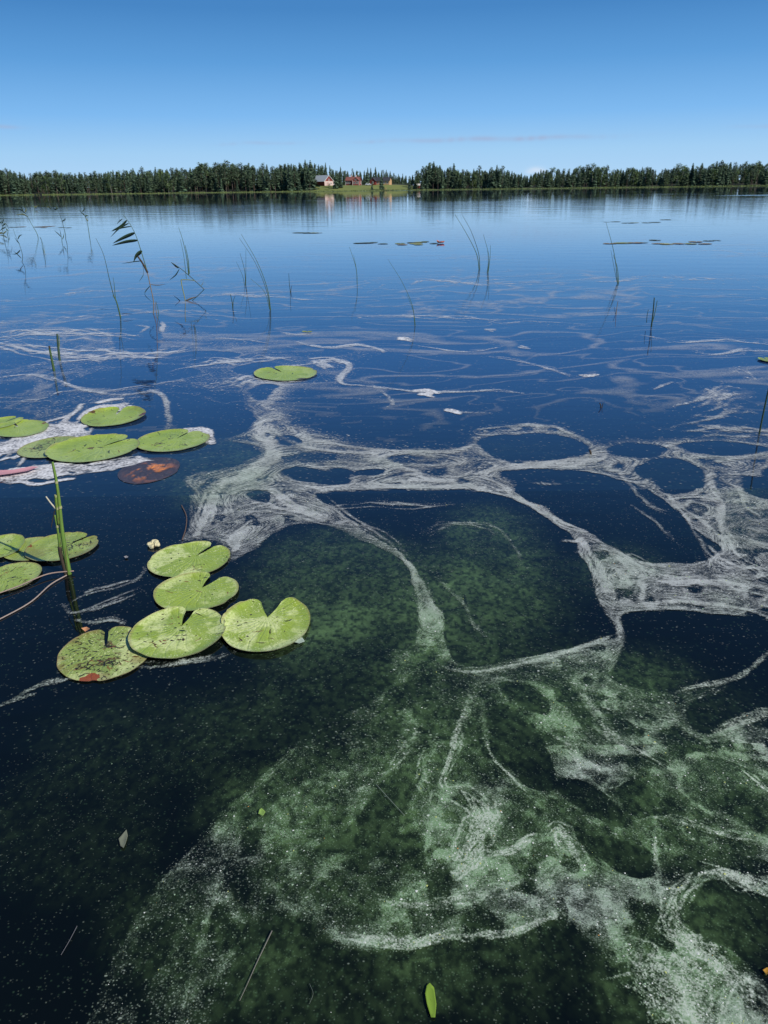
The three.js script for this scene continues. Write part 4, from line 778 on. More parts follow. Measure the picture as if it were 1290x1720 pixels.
// ───────────────────────── reeds and rushes ─────────────────────────
const GREEN = std(lin(0.060, 0.115, 0.030), 0.55), DARKGREEN = std(lin(0.030, 0.062, 0.028), 0.55), YELLOW = std(lin(0.26, 0.27, 0.07), 0.6), STRAW = std(lin(0.22, 0.17, 0.10), 0.75), BROWN = std(lin(0.050, 0.036, 0.024), 0.8), BLUEGREEN = std(lin(0.045, 0.085, 0.045), 0.55);
// a plant given by what is seen of it: base on the water, then stems and leaves in the upright plane through it
function plant(name, base, label, category, group) {
  const c = onWater(...base), t = thing(name, c[0], 0, -c[1]), px = 1 / scaleAt(c[1]);
  const P = (pts, lean = 0) => pts.map(([x, y], k) => { const p = atZ(x, y, c[1], lean * k * px * 8); return new THREE.Vector3(p.x - c[0], k === 0 && pts.root ? -0.03 : p.y, p.z + c[1]); });
  tag(t, label, category, group);
  return {
    t, px, c,
    stem(pts, w0, w1, m = GREEN, name = 'stem', lean = 0) { pts.root = pts[0][0] === base[0] && pts[0][1] === base[1]; return mesh(name, stalk(P(pts, lean), w0 * (name === 'stem' && w0 < 3 ? 0.33 : 0.42) * px, w1 * (name === 'stem' && w0 < 3 ? 0.33 : 0.42) * px, 16), m, t); },
    leaf(pts, w, m = DARKGREEN, lean = 0) { return mesh('leaf', blade(P(pts, lean), w * px, new THREE.Vector3(0.25, 0.85, 0.45)), m, t); },
  };
}
{ // the tall leafy reed left of the middle
  const r = plant('common_reed', [257, 527], 'tall leaning reed with broad dark leaves pointing left', 'reed');
  r.stem([[257, 527], [258, 508], [252, 478], [247, 455]], 2.6, 2.2, STRAW);
  r.stem([[247, 455], [238, 425], [228, 395], [217, 374], [207, 361]], 2.2, 0.9, GREEN);
  r.stem([[248, 458], [240, 443], [231, 430]], 4.2, 3.0, BROWN, 'dead_sheath');
  for (const [p, w] of [[[[213, 370], [203, 380], [187, 388]], 4.2], [[[216, 375], [200, 384], [185, 399]], 2.6], [[[220, 380], [204, 383], [186, 389]], 2.2], [[[205, 368], [199, 373], [196, 377]], 1.8], [[[226, 391], [208, 399], [189, 409]], 6.0], [[[231, 403.5], [212, 406], [188, 412.5]], 5.4], [[[238, 421], [229, 430], [224, 441]], 7.0]]) r.leaf(p, w);
  r.leaf([[239, 438], [222, 440], [204, 443]], 1.6); r.leaf([[239, 440], [241, 460], [233, 474]], 2.0, GREEN); r.leaf([[252, 478], [266, 479], [279, 477]], 1.6, STRAW); r.leaf([[252, 480], [243, 494], [256, 508]], 1.8);
}
{ const r = plant('common_reed', [264, 534], 'short dead reed stub close beside the tall leafy reed', 'reed'); r.stem([[264, 534], [262, 520], [261, 508]], 2.0, 1.4, STRAW); r.stem([[264, 534], [266, 524], [262, 506]], 1.6, 1, GREEN); }
{ const r = plant('bulrush', [203, 533], 'thin bent rush left of the tall leafy reed', 'rush'); r.stem([[203, 533], [196, 508], [190, 496]], 3.0, 2.2, GREEN); r.stem([[191, 497], [184, 470], [174, 428], [161, 400]], 2.0, 0.8, BLUEGREEN); r.stem([[194, 504], [192, 480], [190, 466]], 2.2, 0.8, GREEN); r.leaf([[204, 527], [214, 527], [224, 527.5]], 1.2, BROWN); }
{ const r = plant('common_reed', [312, 505], 'broken reed folded into an angle right of the tall leafy reed', 'reed');
  r.stem([[311, 524], [311, 505], [306, 482], [304, 470]], 2.0, 2.4, YELLOW); r.stem([[304, 470], [315, 470], [327, 471]], 2.4, 2.0, YELLOW);
  r.stem([[343, 486], [330, 474], [312, 458], [299, 448], [288, 441]], 1.8, 1.6, DARKGREEN); r.stem([[343, 486], [332, 497], [318, 509], [309, 516]], 1.8, 1.4, DARKGREEN);
  r.stem([[317, 462], [313, 430], [306, 400], [300, 382]], 2.2, 0.8, GREEN); r.stem([[318, 460], [316, 436], [311, 412]], 2.6, 1.0, GREEN); r.stem([[313, 468], [309, 432], [303, 402]], 1.4, 0.7, GREEN);
  r.leaf([[300, 450], [295, 447], [287, 440]], 3.2); r.leaf([[301, 452], [295, 462], [284, 471]], 2.4); r.leaf([[309, 514], [302, 505], [291, 496]], 2.0); r.leaf([[312, 505], [322, 501], [331, 498]], 3.2, STRAW); r.leaf([[338, 480], [341, 475], [341, 468]], 1.4, YELLOW); }
{ const r = plant('bulrush_tuft', [455, 521], 'three long curved rushes leaning left, in the middle left water', 'rush'); r.stem([[455, 521], [449, 485], [432, 440], [405, 393]], 2.2, 0.8, GREEN); r.stem([[454, 521], [447, 486], [428, 440], [402, 400]], 1.8, 0.7, BLUEGREEN); r.stem([[453, 520], [444, 490], [421, 468]], 1.4, 0.7, GREEN); }
{ const r = plant('bulrush_tuft', [412, 479], 'thin upright rushes beyond the three long curved rushes', 'rush'); r.stem([[412, 479], [411, 455], [403, 425]], 2.0, 0.7, BLUEGREEN); r.stem([[413, 479], [413, 450], [413, 418]], 1.4, 0.6, BLUEGREEN); r.stem([[411, 480], [407, 462], [397, 440]], 1.2, 0.6, BLUEGREEN); }
{ const r = plant('bulrush_tuft', [391, 519], 'short cut dark rush stubs left of the curved rushes', 'rush'); r.stem([[391, 519], [390, 508], [387, 494]], 2.6, 1.4, DARKGREEN); r.stem([[391, 519], [392, 506], [395, 497]], 1.8, 1.0, DARKGREEN); }
{ const r = plant('bulrush_tuft', [488, 491], 'small dark rush stub right of the curved rushes', 'rush'); r.stem([[488, 491], [486, 476], [485, 459]], 1.8, 0.9, DARKGREEN); r.stem([[488, 491], [489, 485], [490, 480]], 1.8, 1, BROWN); }
{ const r = plant('bulrush_tuft', [600, 476], 'pair of thin rushes standing alone left of the picture centre', 'rush'); r.stem([[600, 476], [598, 450], [587, 415]], 2.0, 0.7, GREEN); r.stem([[600, 476], [599, 455], [594, 428]], 1.4, 0.6, GREEN); }
{ const r = plant('bulrush_tuft', [697, 547], 'thin long rushes leaning left just right of the picture centre', 'rush'); r.stem([[697, 547], [693, 515], [676, 475], [652, 436]], 1.8, 0.6, GREEN); r.stem([[698, 547], [694, 522], [683, 495]], 1.3, 0.6, GREEN); }
{ const r = plant('bulrush_tuft', [805, 452], 'two tall rushes leaning left, tallest in the middle of the far water', 'rush'); r.stem([[805, 452], [801, 428], [785, 395], [764, 360]], 2.2, 0.7, GREEN); r.stem([[806, 452], [804, 426], [792, 390], [777, 362]], 2.0, 0.7, BLUEGREEN); }
{ const r = plant('bulrush_tuft', [819, 458], 'short forked rushes right beside the two tall rushes', 'rush'); r.stem([[819, 458], [821, 430], [812, 394]], 1.8, 0.7, GREEN); r.stem([[820, 458], [823, 435], [824, 412]], 1.5, 0.7, GREEN); r.stem([[818, 458], [820, 440], [819, 420]], 1.2, 0.6, BLUEGREEN); }
{ const r = plant('bulrush_tuft', [1038, 476], 'tall curved rushes in the right part of the water', 'rush'); r.stem([[1038, 476], [1034, 440], [1028, 410], [1018, 374]], 2.2, 0.7, GREEN); r.stem([[1039, 476], [1037, 450], [1030, 428]], 2.0, 0.8, GREEN); r.stem([[1037, 476], [1032, 452], [1026, 420]], 1.4, 0.6, BLUEGREEN); r.stem([[1038, 476], [1036, 458], [1033, 436]], 1.3, 0.6, BLUEGREEN); }
{ const r = plant('bulrush_tuft', [1035, 528], 'short dead rush stub below the tall curved rushes', 'rush'); r.stem([[1035, 528], [1036, 518], [1038, 506]], 2.2, 1.2, STRAW); r.stem([[1035, 528], [1033, 522], [1032, 516]], 1.5, 1, BROWN); }
{ const r = plant('bulrush_tuft', [1094, 549], 'cut rush stubs at the right, one straight and one leaning', 'rush'); r.stem([[1094, 549], [1097, 525], [1099, 500]], 3.2, 2.0, DARKGREEN); r.stem([[1093, 550], [1099, 530], [1104, 505]], 1.8, 1.4, GREEN); r.stem([[1086, 542], [1087, 530], [1089, 520]], 1.6, 1.2, DARKGREEN); }
{ const r = plant('reed_stub', [100, 606], 'cut dark reed stub, taller of two standing on the left', 'reed stub'); r.stem([[100, 606], [98, 585], [96, 561]], 5.0, 3.6, BLUEGREEN); r.stem([[98, 588], [100, 578], [99, 562]], 1.8, 1, YELLOW); }
{ const r = plant('reed_stub', [91, 623], 'cut green reed stub, nearer of two standing on the left', 'reed stub'); r.stem([[91, 623], [87, 604], [83, 584]], 5.4, 3.8, GREEN); r.stem([[83.5, 586], [83, 583], [82.5, 581]], 3.8, 3.2, BROWN, 'cut_end'); }
{ const r = plant('common_reed', [1275, 730], 'thin dark stem leaning at the right edge', 'reed'); r.stem([[1275, 730], [1283, 690], [1296, 632]], 3.4, 2.8, DARKGREEN); }
{ const r = plant('reed_stub', [1010, 685], 'tiny dark stub sticking out of the blue water', 'reed stub'); r.stem([[1010, 685], [1009, 681], [1007, 677]], 3.2, 2.2, BROWN); r.stem([[1010, 685], [1012, 681], [1013, 677]], 2.4, 1.6, BROWN); }
{ const r = plant('reed_stub', [993, 764], 'tiny dark stub in the scum between two clear cells', 'reed stub'); r.stem([[993, 764], [992, 760], [990, 756]], 5.5, 4.0, BROWN); }
// the loose stand of thin leafy reeds at the far left
const LEFT = [
  [[36, 440], [[38, 430], [33, 412], [26, 396], [22, 384]], [[[34, 420], [28, 426], [20, 427]], [[33, 410], [28, 404], [24, 398]], [[36, 434], [30, 428], [22, 421]], [[30, 402], [33, 396], [38, 394]]]],
  [[72, 424], [[73, 420], [71, 408], [68, 398]], [[[74, 428], [71, 416], [69, 404]], [[73, 432], [75, 420], [73, 408]], [[71, 410], [69, 402], [66, 398]]]],
  [[64, 398], [[62, 392], [54, 378], [46, 364], [36, 357]], [[[47, 364], [38, 360], [26, 361]], [[44, 360], [34, 352], [18, 352]], [[40, 358], [37, 350], [33, 345]], [[42, 357], [44, 350], [38, 344]]]],
  [[110, 402], [[110, 394], [106, 378], [101, 362], [93, 345]], [[[96, 350], [92, 352], [88, 344]], [[94, 346], [98, 352], [95, 340]], [[86, 352], [82, 348], [78, 349]], [[104, 372], [110, 368], [107, 366]]]],
  [[150, 396], [[149, 388], [147, 376], [144, 366], [138, 354]], [[[142, 362], [138, 358], [133, 352]], [[144, 366], [148, 372], [146, 364]], [[139, 356], [142, 350], [141, 346]], [[143, 364], [146, 362], [149, 364]]]],
  [[104, 408], [[104, 404], [103, 398], [101, 390]], [[[103, 398], [97, 392], [91, 387]], [[103, 399], [102, 392], [100, 384]], [[105, 402], [107, 396], [108, 388]]]],
  [[6, 400], [[6, 396], [4, 384], [2, 370], [-2, 358]], [[[4, 380], [10, 376], [16, 388]], [[2, 372], [-4, 378], [-10, 380]], [[4, 390], [-2, 392], [-8, 396]], [[3, 376], [6, 368], [4, 360]]]],
  [[12, 394], [[12, 390], [9, 380], [4, 372]], [[[10, 384], [14, 388], [15, 396]], [[10, 388], [6, 392], [-2, 393]], [[9, 382], [4, 384], [0, 388]]]],
  [[58, 352], [[57, 348], [54, 340], [49, 334]], [[[57, 347], [60, 348], [63, 345]]]],
];
LEFT.forEach(([b, s, leaves], k) => {
  const where = ['with a long dark reflection', 'of upright blades without a stem', 'with dark leaves crossing the dark reflection', 'bending left, fourth from the left edge', 'farthest right of the loose left stand', 'low and forked under the leaning one', 'cut by the left edge', 'close to the left edge with drooping leaves', 'faint and farthest out, over the reflection of the wood'][k];
  const r = plant('common_reed', b, 'thin reed at the far left, ' + where, 'reed', 'thin reeds in the far left stand');
  r.stem([b, ...s], 1.5, 0.6, k % 3 ? GREEN : BLUEGREEN);
  leaves.forEach((p, i) => r.leaf(p, 2.1, (i + k) % 3 === 0 ? DARKGREEN : (i + k) % 3 === 1 ? GREEN : YELLOW));
});
// the cut green stems among the lily leaves
const stemSkin = (() => {
  const A = 64, B = 512, d = new Uint8Array(A * B * 4);
  for (let j = 0; j < B; j++) for (let i = 0; i < A; i++) {
    const a = i / A * 6.283, cx = Math.cos(a) * 2.5, cy = Math.sin(a) * 2.5, st = fbm(cx * 3, cy * 3 + j * 0.004, 3, 61), n = fbm(cx, cy + j * 0.03, 4, 62), br = sstep(0.60, 0.74, fbm(cx * 0.8 + 4, cy + j * 0.018, 4, 63)), g = 0.65 + 0.7 * st, o = (j * A + i) * 4, f = j / B;
    d[o] = toS(lerp(lerp(0.10, 0.17, n) * g, 0.12, br) + 0.02 * f); d[o + 1] = toS(lerp(lerp(0.19, 0.30, n) * g, 0.085, br) + 0.02 * f); d[o + 2] = toS(lerp(0.045 * g, 0.035, br)); d[o + 3] = 255;
  }
  const t = new THREE.DataTexture(d, A, B, THREE.RGBAFormat); t.colorSpace = THREE.SRGBColorSpace; t.magFilter = t.minFilter = THREE.LinearFilter; t.wrapS = THREE.RepeatWrapping; t.needsUpdate = true; return t;
})();
{
  const r = plant('water_horsetail', [114, 964], 'cut green jointed stems standing before the scarred lily leaf', 'water plant');
  r.stem([[117, 966], [111, 935], [104, 890], [99, 840], [94, 805], [88, 776]], 10.5, 4.6, std(0xffffff, 0.5, { map: stemSkin }));
  r.stem([[112, 968], [107, 950], [102, 932], [100, 918]], 8.5, 7.5, BROWN, 'shadow_strip');  // dark stalk standing in for the stems' shadow on the leaf
  r.stem([[101, 926], [99, 905], [96, 885], [92, 865]], 6.0, 4.0, std(lin(1, 1, 1), 0.5, { map: stemSkin }));
  r.stem([[99, 880], [97, 862], [95, 846], [93.5, 832]], 7.5, 6.0, std(lin(1, 0.95, 0.9), 0.5, { map: stemSkin }));
  r.stem([[94, 855], [86, 846], [77, 834]], 3.4, 2.8, std(lin(0.52, 0.48, 0.36), 0.6), 'broken_side_stem');
  r.stem([[92, 858], [89, 870], [86, 886]], 2.2, 1.4, BROWN, 'dead_blade');
  for (const [x, y, w] of [[95, 810, 6.4], [101, 852, 8], [96.5, 884, 5.6], [94, 833, 6.2], [97, 854, 7.2]]) r.stem([[x, y + 2], [x - 0.3, y], [x - 0.6, y - 2]], w, w * 0.92, std(lin(0.36, 0.36, 0.17), 0.7), 'joint');
}
// ───────────────────────── things adrift ─────────────────────────
function adrift(name, pts, w0, w1, mat, label, category, y = 0.006) {
  const q = pts.map(([x, z]) => onWater(x, z)), c = q[0], v = q.map(([x, d], k) => new THREE.Vector3(x - c[0], y + 0.001 * Math.sin(k * 2.1), -d + c[1])), s = 1 / scaleAt((q[0][1] + q[q.length - 1][1]) / 2);
  const m = mesh(name, stalk(v, w0 / 2 * s, w1 / 2 * s, 22, 6), mat); m.position.set(c[0], 0, -c[1]);
  return tag(m, label, category);
}
adrift('dry_stem', [[125, 964], [80, 970], [30, 990], [-30, 1012]], 2.6, 2.0, std(lin(0.30, 0.22, 0.18), 0.7), 'thin dry stem lying from the cut green stems out past the left leaf', 'stem', 0.012);
adrift('dry_stem', [[112, 968], [85, 984], [48, 1015], [-20, 1052]], 2.4, 2.2, std(lin(0.34, 0.27, 0.23), 0.7), 'lower thin dry stem running from the cut green stems to the left edge', 'stem', 0.004);
adrift('dry_stem', [[305, 850], [313, 868], [312, 888], [306, 908]], 2.4, 1.8, std(lin(0.12, 0.08, 0.06), 0.7), 'short curved brown stem beside the foam left of the scum ribbon', 'stem', 0.003);
adrift('straw', [[457, 1566], [446, 1590], [432, 1618], [416, 1655], [403, 1684]], 2.0, 1.0, std(lin(0.18, 0.17, 0.15), 0.8), 'pale straw floating in the dark foreground water', 'straw', 0.004);
adrift('straw', [[632, 1320], [655, 1346], [680, 1372]], 1.1, 0.8, std(lin(0.22, 0.26, 0.20), 0.8), 'fine pale straw floating in the middle of the green foreground', 'straw', 0.004);
adrift('straw', [[130, 1558], [118, 1582], [103, 1606]], 1.1, 0.8, std(lin(0.14, 0.14, 0.15), 0.8), 'fine greyish straw in the dark water at the lower left', 'straw', 0.004);
adrift('straw', [[520, 1655], [526, 1672], [520, 1688]], 0.9, 0.7, std(lin(0.12, 0.15, 0.12), 0.8), 'very fine short straw near the bottom of the picture, right of the pale straw', 'straw', 0.004);
// a thin torn leaf, slightly cupped, floating
function scrap(name, outline, mat, label, category, y, cup, thick = 0.0015) {
  const q = outline.map(([x, z]) => onWater(x, z)), n = q.length, cx = q.reduce((s, p) => s + p[0], 0) / n, cd = q.reduce((s, p) => s + p[1], 0) / n, t = new Tri(), K = 4, ring = [];
  for (let k = 0; k <= K; k++) { const row = []; for (let i = 0; i < n; i++) row.push(t.v((q[i][0] - cx) * k / K, cup * Math.pow(k / K, 2) * (0.5 + vn(i * 0.9, 3, n)) + 0.15 * cup * vn(i * 1.7, k * 1.3, 9), -(q[i][1] - cd) * k / K, i / n, k / K)); ring.push(row); }
  for (let k = 0; k < K; k++) for (let i = 0; i < n; i++) t.q(ring[k][i], ring[k][(i + 1) % n], ring[k + 1][(i + 1) % n], ring[k + 1][i]);
  const low = ring[K].map((o) => t.v(t.p[o * 3] * 0.97, t.p[o * 3 + 1] - thick, t.p[o * 3 + 2] * 0.97));
  for (let i = 0; i < n; i++) t.q(ring[K][i], ring[K][(i + 1) % n], low[(i + 1) % n], low[i]);
  const m = mesh(name, t.geo(), mat); m.position.set(cx, y, -cd);
  return tag(m, label, category);
}
scrap('leaf_scrap', [[213, 1396], [215, 1406], [212, 1418], [208, 1427], [203, 1424], [200, 1412], [205, 1406]], std(lin(0.15, 0.17, 0.12), 0.85), 'pale torn leaf scrap floating in the dark lower left water', 'leaf scrap', 0.003, 0.002);
scrap('leaf_scrap', [[717, 1658], [722, 1654], [729, 1662], [733, 1690], [731, 1712], [724, 1712], [717, 1690], [714, 1672]], std(lin(0.19, 0.32, 0.03), 0.85), 'bright yellow green blade floating at the bottom of the picture', 'leaf blade', 0.0032, 0.0015);
scrap('leaf_scrap', [[-20, 795], [20, 793], [55, 789], [66, 789], [50, 796], [20, 802], [-20, 807]], std(lin(0.58, 0.30, 0.34), 0.6), 'pink strip of dead leaf in the white foam at the left edge', 'leaf scrap', 0.006, 0.010);
scrap('leaf_scrap', [[440, 1360], [446, 1366], [442, 1372], [434, 1370], [436, 1363]], std(lin(0.22, 0.36, 0.08), 0.6), 'small yellow green scrap in the left part of the green murk', 'leaf scrap', 0.003, 0.002);
scrap('leaf_scrap', [[137, 1060], [146, 1058], [152, 1062], [144, 1066]], std(lin(0.55, 0.28, 0.14), 0.6), 'tiny orange leaf scrap above the speckled brownish lily leaf', 'leaf scrap', 0.005, 0.006);
scrap('leaf_scrap', [[496, 1072], [508, 1074], [512, 1080], [503, 1084], [492, 1082]], std(lin(0.42, 0.52, 0.44), 0.7), 'small whitish green scrap at the right tip of the heart-shaped leaf', 'leaf scrap', 0.004, 0.003);
scrap('leaf_scrap', [[208, 937], [213, 935.5], [216, 938], [211, 939.5]], std(lin(0.28, 0.28, 0.29), 0.8), 'tiny whitish scrap left of the crusted lily leaf', 'leaf scrap', 0.004, 0.002);
scrap('leaf_scrap', [[1280, 1632], [1288, 1628], [1296, 1634], [1286, 1640]], std(lin(0.42, 0.22, 0.02), 0.6), 'tiny orange yellow scrap at the right edge of the foreground', 'leaf scrap', 0.003, 0.002);
{ // a brown rotting leaf, awash, with a lumpy orange middle
  const c = onWater(250, 790), a = 50 / scaleAt(c[1]), b = (onWater(250, 768)[1] - onWater(250, 812)[1]) / 2, t = new Tri(), A = 48, R = 16, rows = [];
  for (let k = 0; k <= R; k++) { const row = []; for (let i = 0; i < A; i++) {
    const g = i / A * 6.283, f = k / R, w = 1 + 0.08 * (vn(i / A * 8, 2, 5) - 0.5), x = Math.cos(g) * f * w, z = Math.sin(g) * f * w, lump = sstep(0.42, 0.56, fbm(x * 3.2 + 4, z * 3.2, 4, 66)) * sstep(0.95, 0.35, Math.hypot(x - 0.1, z + 0.1));
    const col = [lerp(0.062, 0.62, lump), lerp(0.044, 0.22, lump), lerp(0.045, 0.06, lump)], n = 0.6 + 0.8 * vn(x * 22, z * 22, 8);
    row.push(t.v(x * a, 0.0034 + 0.006 * lump * vn(x * 14, z * 14, 9) - 0.0012 * f, -z * b, (x + 1) / 2, (z + 1) / 2, col.map((v) => v * n)));
  } rows.push(row); }
  for (let k = 0; k < R; k++) for (let i = 0; i < A; i++) t.q(rows[k][i], rows[k][(i + 1) % A], rows[k + 1][(i + 1) % A], rows[k + 1][i]);
  const m = mesh('rotting_leaf', t.geo(), std(0xffffff, 0.35, { vertexColors: true })); m.position.set(c[0], 0, -c[1]);
  tag(m, 'sunken brown lily leaf with a crumbling orange middle below the scarred oval leaf', 'rotting leaf');
}
{ // cream flower remains
  const c = onWater(257, 918), s = 1 / scaleAt(c[1]), t = thing('drifting_flower', c[0], 0, -c[1]);
  tag(t, 'cream coloured clump of flower remains drifting by the crusted lily leaf', 'flower');
  const lump = (x, y, z, r, sd) => { const g = new THREE.IcosahedronGeometry(r, 3), p = g.attributes.position; for (let i = 0; i < p.count; i++) { const f = 1 + 0.5 * (vn(p.getX(i) / r * 2 + sd, p.getY(i) / r * 2 + p.getZ(i) / r * 1.3, sd) - 0.5); p.setXYZ(i, p.getX(i) * f + x, p.getY(i) * f * 0.8 + y, p.getZ(i) * f + z); } g.computeVertexNormals(); return g; };
  const cream = std(lin(0.62, 0.56, 0.34), 0.8);
  for (const [x, y, z, r, k] of [[-5, 4, 0, 5, 1], [2, 5, -5, 6, 2], [8, 4, 2, 5, 3], [0, 3, 6, 4.5, 4], [5, 7, -2, 4.5, 5], [-3, 3, -8, 4, 6]]) mesh('petal', lump(x * s, y * s, z * s, r * s, k), cream, t);
  mesh('dark_core', lump(2 * s, 3 * s, 5 * s, 4 * s, 9), BROWN, t);
}
// flakes of scum proud of the surface, thickest where the scum is
{
  const shapes = [], N = 8000, mats = [];
  const t = new Tri(), mid = t.v(0, 0.35, 0, 0.5, 0.5), ring = []; for (let k = 0; k < 6; k++) { const a = k / 6 * 6.283, r = [1, 0.7, 0.95, 0.6, 1.05, 0.8][k]; ring.push(t.v(r * Math.cos(a), 0, r * Math.sin(a), 0.5, 0)); } for (let k = 0; k < 6; k++) t.f(mid, ring[(k + 1) % 6], ring[k]);
  const im = new THREE.InstancedMesh(t.geo(), std(0xffffff, 0.8), N), o = new THREE.Object3D(), col = new THREE.Color();
  _seed = 991; let n = 0;
  for (let tries = 0; n < N && tries < 900000; tries++) {
    const S = scumDensity[rnd() < 0.55 ? 0 : 1], i = Math.floor(rnd() * S.w4), j = Math.floor(rnd() * S.h4), d = S.density[j * S.w4 + i];
    if (rnd() > 0.001 + Math.pow(clamp(d), 1.4)) continue;
    const r = (S === scumDensity[0] ? 0.0007 : 0.0009) * lerp(0.6, 3.2, Math.pow(rnd(), 7)) * (1 + 0.5 * clamp(d));
    o.position.set(-S.T.x + (i + rnd()) * S.q * S.T.m, 0.0030, -(S.T.d0 + (j + rnd()) * S.q * S.T.m)); o.rotation.y = rr(0, 6.28); o.scale.set(r, r * 0.7, r * rr(0.5, 1)); o.updateMatrix(); im.setMatrixAt(n, o.matrix);
    const g = rnd(); g < 0.55 ? col.setRGB(0.72, 0.76, 0.70) : g < 0.9 ? col.setRGB(0.36, 0.52, 0.34) : g < 0.985 ? col.setRGB(0.50, 0.56, 0.18) : col.setRGB(0.60, 0.30, 0.08);
    im.setColorAt(n, col); n++;
  }
  im.count = n; im.name = 'algae_flakes'; scene.add(im);
  tag(im, 'small pale flakes of scum sprinkled over the near water', 'algae flakes', null, 'stuff');
}

// ───────────────────────── the far shore ─────────────────────────
const horizonY = (px) => { let y = 317; for (let k = 0; k < 6; k++) y += ray(px, y).y * FPX * 0.9; return y; };
const across = (px, d) => { const r = ray(px, horizonY(px)); return r.x / -r.z * d; };             // metres to the right, for something d metres ahead
const upTo = (px, py, d) => atZ(px, py, d).y;                                                      // height of what is seen there
const shoreD = (x) => 602 + 7 * Math.sin(x / 70 + 1) + 4 * Math.sin(x / 23) + 2 * (vn(x / 9, 3, 77) - 0.5) - 10 * sstep(-90, -330, x);
function landY(x, d) {
  const s = d - shoreD(x), clearing = sstep(-75, -45, x) * sstep(42, 12, x);
  if (s < 0) return -0.6 + 0.6 * Math.exp(s / 2) * 0.9;
  return 0.25 * sstep(0, 2, s) + sstep(0, 40, s) * lerp(1.6, 3.9, clearing) + sstep(40, 260, s) * 4 + 0.35 * (fbm(x / 12, d / 12, 3, 31) - 0.5) * sstep(0, 10, s);
}
{
  const t = new Tri(), cols = 190, rows = [-6, -2, 0, 0.8, 2, 5, 10, 17, 26, 36, 50, 70, 110, 180, 290], id = [];
  for (const s of rows) { const r = []; for (let i = 0; i <= cols; i++) {
    const x = lerp(-620, 620, i / cols), d = shoreD(x) + s, open = sstep(-72, -50, x) * sstep(40, 20, x), n = fbm(x / 7, d / 7, 3, 7);
    const grass = [0.11 + 0.11 * n, 0.155 + 0.09 * n, 0.04 + 0.02 * n], wood = [0.030, 0.040, 0.018], edge = [0.15, 0.20, 0.055], c = wood.map((w, k) => lerp(lerp(w, grass[k], open * sstep(60, 45, s)), edge[k], sstep(6, 2, s)));
    r.push(t.v(x, landY(x, d), -d, x / 10, d / 10, c));
  } id.push(r); }
  for (let j = 0; j + 1 < rows.length; j++) for (let i = 0; i < cols; i++) t.q(id[j][i], id[j][i + 1], id[j + 1][i + 1], id[j + 1][i]);
  const m = mesh('far_shore_ground', t.geo(), std(0xffffff, 0.95, { vertexColors: true }));
  m.userData.kind = 'structure'; m.userData.label = 'low green far shore with a mown slope below the houses';
}
// trees of one metre, to be drawn out to size
const leafMat = (r, g, b) => std(lin(r, g, b), 0.85, { vertexColors: true });
const M_SPRUCE = leafMat(0.085, 0.140, 0.082), M_PINE = leafMat(0.115, 0.175, 0.100), M_BIRCH = leafMat(0.140, 0.215, 0.075), M_BARK = std(lin(0.10, 0.075, 0.06), 0.9), M_BIRCHBARK = std(lin(0.26, 0.26, 0.24), 0.8);
function trunkGeo(top, r) { const g = new THREE.CylinderGeometry(r * 0.25, r, top, 6, 3); g.translate(0, top / 2, 0); return g; }
function leafTri(t, x, y, z, s, tone) {
  const a = rr(0, 6.283), e = rr(-0.9, 0.9), ux = Math.cos(a) * Math.cos(e), uy = Math.sin(e), uz = Math.sin(a) * Math.cos(e), vx = -Math.sin(a), vz = Math.cos(a), k = rr(0.4, 0.9), c = [tone * rr(0.85, 1.15), tone, tone * rr(0.85, 1.1)];
  const A = t.v(x + ux * s, y + uy * s, z + uz * s, 0, 0, c), B = t.v(x - ux * s * 0.4 + vx * s * k, y - uy * s * 0.4, z - uz * s * 0.4 + vz * s * k, 0, 0, c), C = t.v(x - ux * s * 0.6 - vx * s * k, y - uy * s * 0.6 - s * 0.3, z - uz * s * 0.6 - vz * s * k, 0, 0, c);
  t.f(A, B, C);
}
function spruceCrown(wide, low) {
  const t = new Tri(), n = 19;
  for (let k = 0; k < n; k++) {
    const f = k / n, y = low + (1 - low) * Math.pow(f, 0.95), R = wide * Math.pow(1 - f, 0.85) * rr(0.75, 1.2) + 0.008, m = Math.max(4, Math.round(9 - 5 * f)), a0 = rr(0, 6.28);
    for (let i = 0; i < m; i++) {
      const a = a0 + i / m * 6.283 + rr(-0.3, 0.3), r = R * rr(0.65, 1.15), c = Math.cos(a), s = Math.sin(a), w = 0.022 + r * 0.28, tone = rr(0.6, 1.35), col = [tone, tone, tone * rr(0.9, 1.1)], droop = r * rr(0.25, 0.55);
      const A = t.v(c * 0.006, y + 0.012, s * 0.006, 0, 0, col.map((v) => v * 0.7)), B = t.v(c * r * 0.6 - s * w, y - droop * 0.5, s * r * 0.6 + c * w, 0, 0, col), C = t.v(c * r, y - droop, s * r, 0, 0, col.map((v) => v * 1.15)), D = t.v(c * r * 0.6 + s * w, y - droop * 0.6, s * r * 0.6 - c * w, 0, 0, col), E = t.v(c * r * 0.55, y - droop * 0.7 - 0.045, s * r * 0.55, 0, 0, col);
      t.f(A, B, C); t.f(A, C, D); t.f(A, C, E);
      leafTri(t, c * r * 0.8, y - droop, s * r * 0.8, w, tone);
    }
  }
  t.f(t.v(-0.008, 0.95, 0, 0, 0, [1, 1, 1]), t.v(0.008, 0.95, 0, 0, 0, [1, 1, 1]), t.v(0, 1.01, 0, 0, 0, [1, 1, 1]));
  return t.geo(true);
}
